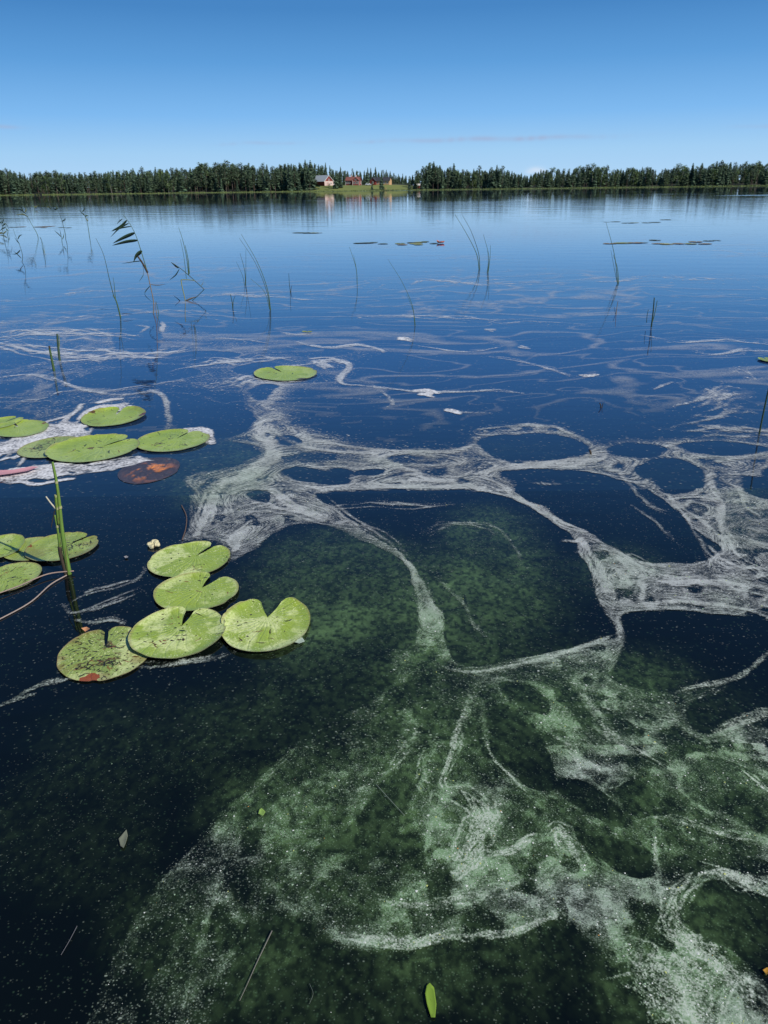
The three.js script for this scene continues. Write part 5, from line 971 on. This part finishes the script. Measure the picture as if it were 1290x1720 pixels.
function clumpCrown(low, rx, clumps, leaves, size, shape) {
  const t = new Tri();
  for (let k = 0; k < clumps; k++) {
    const f = (k + rnd()) / clumps, y = low + (0.97 - low) * f, R = rx * shape(f), a = rr(0, 6.283), r = R * Math.sqrt(rnd()) * 0.95, cx = Math.cos(a) * r, cz = Math.sin(a) * r, q = size * rr(0.7, 1.25), tone = rr(0.6, 1.4);
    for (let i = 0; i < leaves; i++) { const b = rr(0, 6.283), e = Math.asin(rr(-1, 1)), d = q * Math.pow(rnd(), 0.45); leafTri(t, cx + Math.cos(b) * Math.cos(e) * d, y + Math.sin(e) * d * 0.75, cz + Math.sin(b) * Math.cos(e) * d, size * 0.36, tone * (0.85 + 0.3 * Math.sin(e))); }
  }
  return t.geo(true);
}
_seed = 555;
const KINDS = { spruce: [], pine: [], birch: [] };
for (let k = 0; k < 5; k++) KINDS.spruce.push({ crown: spruceCrown(rr(0.15, 0.25), rr(0.03, 0.14)), mat: M_SPRUCE, trunk: trunkGeo(0.9, 0.016), bark: M_BARK });
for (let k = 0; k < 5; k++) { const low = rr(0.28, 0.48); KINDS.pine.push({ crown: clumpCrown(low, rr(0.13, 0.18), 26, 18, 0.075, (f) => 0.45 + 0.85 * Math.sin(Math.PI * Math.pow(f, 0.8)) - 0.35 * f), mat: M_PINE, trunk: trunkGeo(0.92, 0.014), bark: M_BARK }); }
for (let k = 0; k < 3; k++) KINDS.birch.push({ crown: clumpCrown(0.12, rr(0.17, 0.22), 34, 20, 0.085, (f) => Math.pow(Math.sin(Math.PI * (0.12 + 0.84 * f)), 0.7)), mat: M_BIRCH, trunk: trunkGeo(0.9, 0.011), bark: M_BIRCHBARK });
for (const list of Object.values(KINDS)) for (const v of list) { const g = new THREE.Group(); mesh('trunk', v.trunk, v.bark, g); mesh('crown', v.crown, v.mat, g); v.proto = g; }
const SKYLINE = [[-90, 276], [0, 274], [15, 286], [22, 281], [35, 289], [62, 285], [80, 286], [100, 283], [118, 289], [140, 290], [165, 287], [200, 285], [228, 282], [250, 283], [275, 281], [305, 279], [318, 283], [345, 271], [360, 278], [370, 270], [380, 270], [392, 271], [408, 275], [420, 272], [430, 276], [450, 276], [460, 279], [475, 272], [497, 269], [515, 269], [527, 272], [535, 273], [545, 274], [553, 270], [557, 277], [562, 286], [578, 284], [590, 284], [610, 283], [620, 280], [632, 281], [640, 287], [654, 284], [657, 290], [668, 292], [680, 291], [693, 294], [699, 288], [707, 280], [723, 270], [733, 272], [745, 280], [762, 275], [770, 281], [785, 282], [800, 280], [815, 282], [838, 279], [850, 282], [862, 286], [875, 290], [890, 289], [900, 286], [912, 281], [930, 280], [945, 281], [965, 280], [985, 275], [997, 276], [1015, 275], [1025, 283], [1045, 280], [1065, 278], [1075, 281], [1092, 278], [1102, 290], [1110, 281], [1130, 276], [1145, 277], [1160, 275], [1180, 276], [1195, 272], [1210, 270], [1230, 274], [1250, 272], [1278, 270], [1290, 277], [1400, 274]];
const skyAt = (px) => { let k = 0; while (k < SKYLINE.length - 2 && px > SKYLINE[k + 1][0]) k++; const [a, b] = [SKYLINE[k], SKYLINE[k + 1]]; return lerp(a[1], b[1], clamp((px - a[0]) / (b[0] - a[0]))); };
const kindAt = (px) => { const r = rnd(); if (px < 300) return r < 0.52 ? 'pine' : r < 0.88 ? 'spruce' : 'birch'; if (px < 470) return r < 0.62 ? 'pine' : r < 0.95 ? 'spruce' : 'birch'; if (px < 700) return r < 0.75 ? 'spruce' : r < 0.95 ? 'pine' : 'birch'; if (px < 870) return r < 0.62 ? 'spruce' : r < 0.9 ? 'pine' : 'birch'; return r < 0.52 ? 'spruce' : r < 0.86 ? 'pine' : 'birch'; };
const TREE_NAME = { spruce: 'spruce_tree', pine: 'pine_tree', birch: 'birch_tree' }, TREE_LOOK = { spruce: 'pointed spruce', pine: 'grey green pine', birch: 'lighter round birch' };
const SECTIONS = [[40, 'the wood at the left edge'], [110, 'the wood behind the rowing boat'], [180, 'the wood right of the rowing boat'], [262, 'the wood above the tall leafy reed'], [335, 'the wood before the tallest pines'], [425, 'the stand of tall bare pines'], [526, 'the wood left of the barn'], [700, 'the row behind the farm houses'], [760, 'the tall clump right of the shed'], [876, 'the wood between shed and cloud puff'], [960, 'the wood below the cloud puff'], [1035, 'the wood above the curved rushes'], [1104, 'the wood before the skyline dip'], [1190, 'the wood after the skyline dip'], [2000, 'the wood at the right edge']];
const sectionAt = (px) => SECTIONS.find((s) => px < s[0])[1];
function tree(px, top, d, kind, label, group, fat = 1, base) {
  const v = pick(KINDS[kind]), x = across(px, d), y = (base ?? landY(x, d)) - 0.1, h = upTo(px, top, d) - y;
  const g = v.proto.clone(); g.name = numbered(TREE_NAME[kind]); g.position.set(x, y, -d); g.scale.set(h * fat, h, h * fat); g.rotation.y = rr(0, 6.28);
  scene.add(g); return tag(g, label, 'tree', group);
}
const woodSpots = [];
_seed = 4242;
const inYard = (px) => px > 527 && px < 697;
for (const [row, step, lo, hi, back] of [[0, 8.6, 0.38, 0.90, [5, 12]], [1, 8.2, 0.80, 1.08, [14, 30]]]) {
  for (let px = -70; px < 1362; px += step * rr(0.75, 1.25)) {
    if (inYard(px)) continue;
    const d0 = 602 + rr(...back), d = shoreD(across(px, d0)) + rr(...back), k = kindAt(px), water = horizonY(px) + 3, top = water - (water - skyAt(px)) * rr(lo, hi) + rr(-1.5, 1.5);
    const what = (row ? 'tall ' : 'low front ') + TREE_LOOK[k] + ' in ' + sectionAt(px); tree(px, top, d, k, what, what, rr(0.9, 1.6));
  }
}
for (let px = 530; px < 700; px += 6.4 * rr(0.75, 1.25)) { const d = rr(700, 730), k = rnd() < 0.75 ? 'spruce' : 'pine'; tree(px, skyAt(px) + rr(-1.5, 3.5), d, k, TREE_LOOK[k] + ' in the row behind ' + (px < 575 ? 'the barn' : px < 612 ? 'the red house' : px < 662 ? 'the ochre house' : 'the lawn'), TREE_LOOK[k] + ' in the row behind ' + (px < 575 ? 'the barn' : px < 612 ? 'the red house' : px < 662 ? 'the ochre house' : 'the lawn'), rr(0.8, 1.1), 4.5); }
for (const [px, top, d, k, label, fat] of [
  [565, 285, 618, 'spruce', 'dark broad spruce on the lawn between the barn and the red house', 1.1], [573, 279, 622, 'spruce', 'tall slim spruce on the lawn left of the red house', 0.9],
  [553.5, 308, 612, 'birch', 'small round dark bush in front of the barn', 1.3], [625, 301, 612, 'spruce', 'small thin dark tree on the bank left of the yellow house', 0.8],
  [641, 285, 614, 'spruce', 'dark tree on the bank in front of the yellow house', 0.8], [688, 300, 616, 'spruce', 'lone spruce on the slope right of the yellow house', 1.1],
  [697, 296, 624, 'spruce', 'spruce at the edge of the wood beside the white-roofed shed', 1.1], [529, 296, 620, 'pine', 'low pine at the left corner of the barn', 1.1], [520, 284, 618, 'pine', 'pine on the bank just left of the barn', 1.1],
]) tree(px, top, d, k, label, undefined, fat);
{ // the depth of the wood behind its edge, one mass
  const spots = {}; for (const k of ['spruce', 'pine', 'birch']) spots[k] = [];
  for (let n = 0; n < 1500; n++) {
    const px = rr(-90, 1380); if (inYard(px) && rnd() < 0.35) continue;
    const d = inYard(px) ? rr(728, 800) : 602 + 26 + 110 * rnd(), x = across(px, d), y = landY(x, Math.max(d, shoreD(x) + 5)) - 0.1, water = horizonY(px) + 3, top = water - (water - skyAt(px)) * rr(0.66, 0.97) + rr(0, 2), h = Math.max(5, upTo(px, top, d) - y), k = kindAt(px);
    spots[k].push([x, y, -d, h, rr(0.9, 1.35), rr(0, 6.28), Math.floor(rnd() * KINDS[k].length)]);
  }
  const wood = new THREE.Group(); wood.name = 'far_forest'; scene.add(wood); tag(wood, 'dense dark conifer wood seen behind the front trees along the far shore', 'forest', null, 'stuff');
  const o = new THREE.Object3D();
  for (const [k, list] of Object.entries(spots)) KINDS[k].forEach((v, i) => {
    const mine = list.filter((s) => s[6] === i); if (!mine.length) return;
    for (const [name, geo, mat] of [['trunks', v.trunk, v.bark], ['crowns', v.crown, v.mat]]) {
      const im = new THREE.InstancedMesh(geo, mat, mine.length); im.name = name; im.userData.kind = 'stuff';
      mine.forEach(([x, y, z, h, f, a], q) => { o.position.set(x, y, z); o.scale.set(h * f, h, h * f); o.rotation.y = a; o.updateMatrix(); im.setMatrixAt(q, o.matrix); });
      wood.add(im);
    }
  });
  // a fringe of sedge along the water
  const t = new Tri(); for (let k = 0; k < 7; k++) { const a = k * 0.9, x = rr(-0.4, 0.4), z = rr(-0.2, 0.2); t.f(t.v(x - 0.10 * Math.cos(a), 0, z - 0.1 * Math.sin(a)), t.v(x + 0.10 * Math.cos(a), 0, z + 0.1 * Math.sin(a)), t.v(x + rr(-0.2, 0.2), rr(0.6, 1), z)); }
  const N = 2600, im = new THREE.InstancedMesh(t.geo(true), std(lin(0.17, 0.22, 0.07), 0.9), N);
  for (let n = 0; n < N; n++) { const x = rr(-360, 360), d = shoreD(x) + rr(-1.5, 2.5); o.position.set(x, Math.max(-0.1, landY(x, d)), -d); o.scale.set(rr(0.8, 1.8), rr(0.4, 1.1), rr(0.8, 1.6)); o.rotation.y = rr(0, 6.28); o.updateMatrix(); im.setMatrixAt(n, o.matrix); }
  im.name = 'shore_sedge'; scene.add(im); tag(im, 'pale green sedge fringe along the far waterline', 'sedge', null, 'stuff');
}
// ───────────────────────── farm buildings ─────────────────────────
const RED = std(lin(0.20, 0.028, 0.022), 0.8), WHITE = std(lin(0.72, 0.70, 0.66), 0.7), PINKWHITE = std(lin(0.66, 0.50, 0.46), 0.8), ROOFGREY = std(lin(0.42, 0.47, 0.50), 0.5), ROOFRED = std(lin(0.22, 0.085, 0.07), 0.8), ROOFDARK = std(lin(0.045, 0.047, 0.055), 0.7), OCHRE = std(lin(0.56, 0.35, 0.19), 0.8), GLASS = phys({ color: lin(0.02, 0.025, 0.03), roughness: 0.06 }), WOOD = std(lin(0.10, 0.075, 0.055), 0.85);
const box = (w, h, d, x, y, z) => { const g = new THREE.BoxGeometry(w, h, d); g.translate(x, y, z); return g; };
function gableWalls(L, Wd, h, r) { const t = new Tri(), a = [[-L / 2, -Wd / 2], [L / 2, -Wd / 2], [L / 2, Wd / 2], [-L / 2, Wd / 2]]; for (let k = 0; k < 4; k++) { const [p, q] = [a[k], a[(k + 1) % 4]], b = [t.v(p[0], 0, p[1]), t.v(q[0], 0, q[1]), t.v(q[0], h, q[1]), t.v(p[0], h, p[1])]; t.q(b[3], b[2], b[1], b[0]); } return t.geo(true); }
function gableEnd(x, Wd, h, r) { const s = new THREE.Shape([new THREE.Vector2(-Wd / 2, h), new THREE.Vector2(Wd / 2, h), new THREE.Vector2(0, r)]), g = new THREE.ExtrudeGeometry(s, { depth: 0.12, bevelEnabled: false }); g.rotateY(Math.PI / 2); g.translate(x - 0.06, 0, 0); return g; }
function roofSlope(L, Wd, h, r, side, over = 0.5) { const run = Wd / 2 + over, rise = r - h, l = Math.hypot(Wd / 2, rise), a = Math.atan2(rise, Wd / 2), len = l * run / (Wd / 2); const g = new THREE.BoxGeometry(L + 2 * over, 0.16, len); g.translate(0, 0.10, len / 2); g.rotateX(a); g.translate(0, r, 0); if (side < 0) g.rotateY(Math.PI); return g; }
function windowOn(wall, x, y, z, w, h, turn) {
  const f = new THREE.Group(); f.name = 'window'; f.position.set(x, y, z); f.rotation.y = turn; wall.add(f);
  mesh('frame', mergeGeometries([box(w + 0.3, 0.15, 0.10, 0, h / 2 + 0.07, 0.05), box(w + 0.3, 0.15, 0.10, 0, -h / 2 - 0.07, 0.05), box(0.15, h, 0.10, -w / 2 - 0.07, 0, 0.05), box(0.15, h, 0.10, w / 2 + 0.07, 0, 0.05), box(0.08, h, 0.08, 0, 0, 0.05)]), WHITE, f);
  mesh('pane', box(w, h, 0.04, 0, 0, 0.03), GLASS, f);
}
function building(name, px, d, turn, label, category, base) { const x = across(px, d), t = thing(name, x, (base ?? landY(x, d)) - 0.15, -d); t.rotation.y = turn * D2R; return tag(t, label, category); }
{ // barn
  const b = building('barn', 543, 640, -42, 'red and white barn with a grey metal roof on the far shore', 'barn'), L = 12.6, W = 9.6, h = 3.2, r = 7.2;
  mesh('wall', gableWalls(L, W, h, r), RED, b); mesh('gable_wall', box(0.12, h, W - 0.3, L / 2 + 0.08, h / 2, 0), PINKWHITE, b);
  mesh('gable', gableEnd(L / 2 + 0.05, W, h, r), RED, b); mesh('gable', gableEnd(-L / 2, W, h, r), RED, b);
  mesh('roof', roofSlope(L, W, h, r, 1), ROOFGREY, b); mesh('roof', roofSlope(L, W, h, r, -1), ROOFGREY, b);
  const tr = (s) => { const l = Math.hypot(W / 2 + 0.5, (r - h) * (1 + 1 / W)), g = new THREE.BoxGeometry(0.14, 0.2, l); g.translate(0, 0, l / 2); g.rotateX(Math.atan2(r - h, W / 2)); g.translate(0, r - 0.08, 0); if (s < 0) g.rotateY(Math.PI); g.translate(L / 2 + 0.45, 0, 0); return g; };
  mesh('barge_board', tr(1), WHITE, b); mesh('barge_board', tr(-1), WHITE, b);
  mesh('door', box(0.10, 2.3, 2.2, L / 2 + 0.18, 1.15, 1.2), std(lin(0.50, 0.34, 0.31), 0.8), b);
  windowOn(b, L / 2 + 0.15, 1.6, -2.2, 0.9, 0.9, Math.PI / 2); windowOn(b, L / 2 + 0.11, 4.1, 0, 0.9, 0.9, Math.PI / 2);
}
{ // red farmhouse
  const b = building('farmhouse', 594, 650, -14, 'red two-storey farmhouse with white windows and two chimneys', 'house'), L = 10.5, W = 7, h = 3.6, r = 6.0;
  mesh('wall', gableWalls(L, W, h, r), RED, b); mesh('gable', gableEnd(L / 2, W, h, r), RED, b); mesh('gable', gableEnd(-L / 2, W, h, r), RED, b);
  for (const s of [1, -1]) { const ro = mesh('roof', roofSlope(L, W, h, r, s), ROOFRED, b); if (s > 0) for (const x of [-1.6, 2.2]) mesh('chimney', box(0.8, 1.9, 0.8, x, r + 0.4, -0.2), PINKWHITE, ro); }
  const wing = new THREE.Group(); wing.name = 'wing'; wing.position.set(3.6, 0, 4.2); wing.rotation.y = -Math.PI / 2; b.add(wing);
  mesh('wall', gableWalls(4.5, 5.0, 3.5, 5.4), std(lin(0.34, 0.085, 0.075), 0.8), wing); mesh('gable', gableEnd(2.25, 5.0, 3.5, 5.4), std(lin(0.34, 0.085, 0.075), 0.8), wing); for (const s of [1, -1]) mesh('roof', roofSlope(4.5, 5.0, 3.5, 5.4, s, 0.4), ROOFRED, wing);
  for (const x of [-4, -2.2]) windowOn(b, x, 1.9, W / 2 + 0.02, 1.0, 1.4, 0);
  windowOn(b, 2.5, 1.9, 6.47, 1.0, 1.4, 0); windowOn(b, 4.6, 1.9, 6.47, 1.0, 1.4, 0); windowOn(b, 3.6, 4.1, 6.53, 0.8, 0.9, 0);
  windowOn(b, L / 2 + 0.02, 1.9, -1.6, 1.0, 1.4, Math.PI / 2);
  for (const [x, z] of [[-L / 2, W / 2], [0.9, 3.6], [1.1, 6.5], [6.1, 6.5], [L / 2, -W / 2]]) mesh('corner_board', box(0.28, 3.5, 0.28, x, 1.75, z), WHITE, b);
}
{ // ochre house
  const b = building('ochre_house', 641, 650, -16, 'long low ochre yellow house with a dark roof behind the bank tree', 'house'), L = 14.5, W = 7, h = 3.0, r = 5.4;
  mesh('wall', gableWalls(L, W, h, r), OCHRE, b); mesh('gable', gableEnd(L / 2, W, h, r), OCHRE, b); mesh('gable', gableEnd(-L / 2, W, h, r), RED, b);
  for (const s of [1, -1]) mesh('roof', roofSlope(L, W, h, r, s), ROOFDARK, b);
  for (const x of [-2.5, 0.2, 3, 5.6]) windowOn(b, x, 1.7, W / 2 + 0.02, 1.1, 1.2, 0);
  mesh('door', box(0.95, 2.1, 0.1, 1.6, 1.05, W / 2 + 0.06), WHITE, b);
  const wing = new THREE.Group(); wing.name = 'wing'; wing.position.set(-5.4, 0, 4.0); wing.rotation.y = -Math.PI / 2; b.add(wing);
  mesh('wall', gableWalls(4, 4.6, 2.9, 4.9), RED, wing); mesh('gable', gableEnd(2.0, 4.6, 2.9, 4.9), RED, wing); for (const s of [1, -1]) mesh('roof', roofSlope(4, 4.6, 2.9, 4.9, s, 0.4), ROOFDARK, wing);
  windowOn(b, -5.4, 1.7, 6.02, 1.0, 1.2, 0);
}
{ // shed
  const b = building('shed', 700, 634, -10, 'small white-roofed shed at the edge of the wood right of the houses', 'shed'), L = 4.6, W = 3.4, h = 1.9, r = 2.9;
  mesh('wall', gableWalls(L, W, h, r), RED, b); mesh('gable', gableEnd(L / 2, W, h, r), RED, b); mesh('gable', gableEnd(-L / 2, W, h, r), RED, b); for (const s of [1, -1]) mesh('roof', roofSlope(L, W, h, r, s, 0.4), WHITE, b);
  mesh('door', box(0.9, 1.7, 0.1, 0.4, 0.85, W / 2 + 0.05), WOOD, b);
}
{ // the landing stage below the houses
  const d = shoreD(across(650, 600)) - 1.5, x = across(650, d), p = thing('landing_stage', x, 0, -d); tag(p, 'dark wooden landing stage on the far shore below the ochre house', 'jetty');
  for (let k = 0; k < 9; k++) mesh('plank', box(0.62, 0.10, 2.4, -2.9 + k * 0.70, 0.55, 0), WOOD, p);
  for (const [a, c] of [[-2.8, 1], [0, 1], [2.8, 1], [-2.8, -1], [2.8, -1]]) mesh('post', box(0.18, 1.2, 0.18, a, 0.2, c), WOOD, p);
  const s = thing('garden_swing', across(646, d + 8), landY(across(646, d + 8), d + 8), -(d + 8)); tag(s, 'small pale wooden frame seat above the landing stage', 'bench');
  const pale = std(lin(0.52, 0.36, 0.18), 0.8);
  for (const a of [-1.2, 1.2]) { mesh('frame_post', box(0.14, 2.0, 0.14, a, 1.0, 0.5), pale, s); mesh('frame_post', box(0.14, 2.0, 0.14, a, 1.0, -0.5), pale, s); }
  mesh('canopy', box(3.0, 0.12, 1.5, 0, 2.06, 0), pale, s); mesh('seat', box(2.2, 0.10, 0.6, 0, 0.55, 0), pale, s); mesh('backrest', box(2.2, 0.6, 0.08, 0, 0.95, -0.36), pale, s);
}
{ // rowing boat drawn up on the left
  const d = shoreD(across(64, 600)) - 0.6, x = across(64, d), b = thing('rowing_boat', x, 0.05, -d), t = new Tri(), N = 12, rings = []; b.rotation.y = 0.12;
  tag(b, 'dark rowing boat lying at the waterline on the far left shore', 'boat');
  for (let k = 0; k <= N; k++) { const f = k / N * 2 - 1, w = 0.72 * Math.pow(1 - Math.pow(Math.abs(f), 2.4), 0.7) + 0.02, s = 0.42 + 0.22 * f * f, y0 = 0.10 * f * f; rings.push([[f * 2.6, s, -w], [f * 2.55, 0.10 + y0, -w * 0.7], [f * 2.5, -0.12 + y0, 0], [f * 2.55, 0.10 + y0, w * 0.7], [f * 2.6, s, w], [f * 2.55, s, w * 0.88], [f * 2.45, 0.06 + y0, 0], [f * 2.55, s, -w * 0.88]].map((p) => t.v(...p))); }
  for (let k = 0; k < N; k++) for (let i = 0; i < 8; i++) t.q(rings[k][i], rings[k + 1][i], rings[k + 1][(i + 1) % 8], rings[k][(i + 1) % 8]);
  mesh('hull', t.geo(), std(lin(0.035, 0.032, 0.035), 0.6), b); for (const q of [-1, 0.3]) mesh('thwart', box(0.25, 0.05, 1.2, q, 0.36, 0), WOOD, b);
}
function car(px, d, turn, label) {
  const x = across(px, d), c = thing('parked_car', x, landY(x, d), -d); c.rotation.y = turn; tag(c, label, 'car');
  const s = new THREE.Shape([[-2.1, 0.3], [2.1, 0.3], [2.15, 0.75], [1.3, 0.92], [0.6, 1.45], [-1.3, 1.47], [-2.0, 0.95], [-2.15, 0.7]].map(([a, b]) => new THREE.Vector2(a, b))), g = new THREE.ExtrudeGeometry(s, { depth: 1.5, bevelSize: 0.08, bevelThickness: 0.08, bevelSegments: 2 }); g.translate(0, 0, -0.75);
  mesh('body', g, phys({ color: lin(0.75, 0.76, 0.78), roughness: 0.3, clearcoat: 1 }), c);
  mesh('side_window', box(1.7, 0.38, 1.70, -0.35, 1.17, 0), GLASS, c);
  for (const a of [-1.3, 1.3]) for (const z of [-0.8, 0.8]) { const w = new THREE.CylinderGeometry(0.32, 0.32, 0.2, 14); w.rotateX(Math.PI / 2); w.translate(a, 0.32, z); mesh('wheel', w, std(lin(0.02, 0.02, 0.02), 0.8), c); }
}
car(560, 645, 0.3, 'small white car parked on the lawn beside the barn'); car(619, 640, -0.2, 'small white car parked between the red house and the ochre house');

renderer.render(scene, camera);
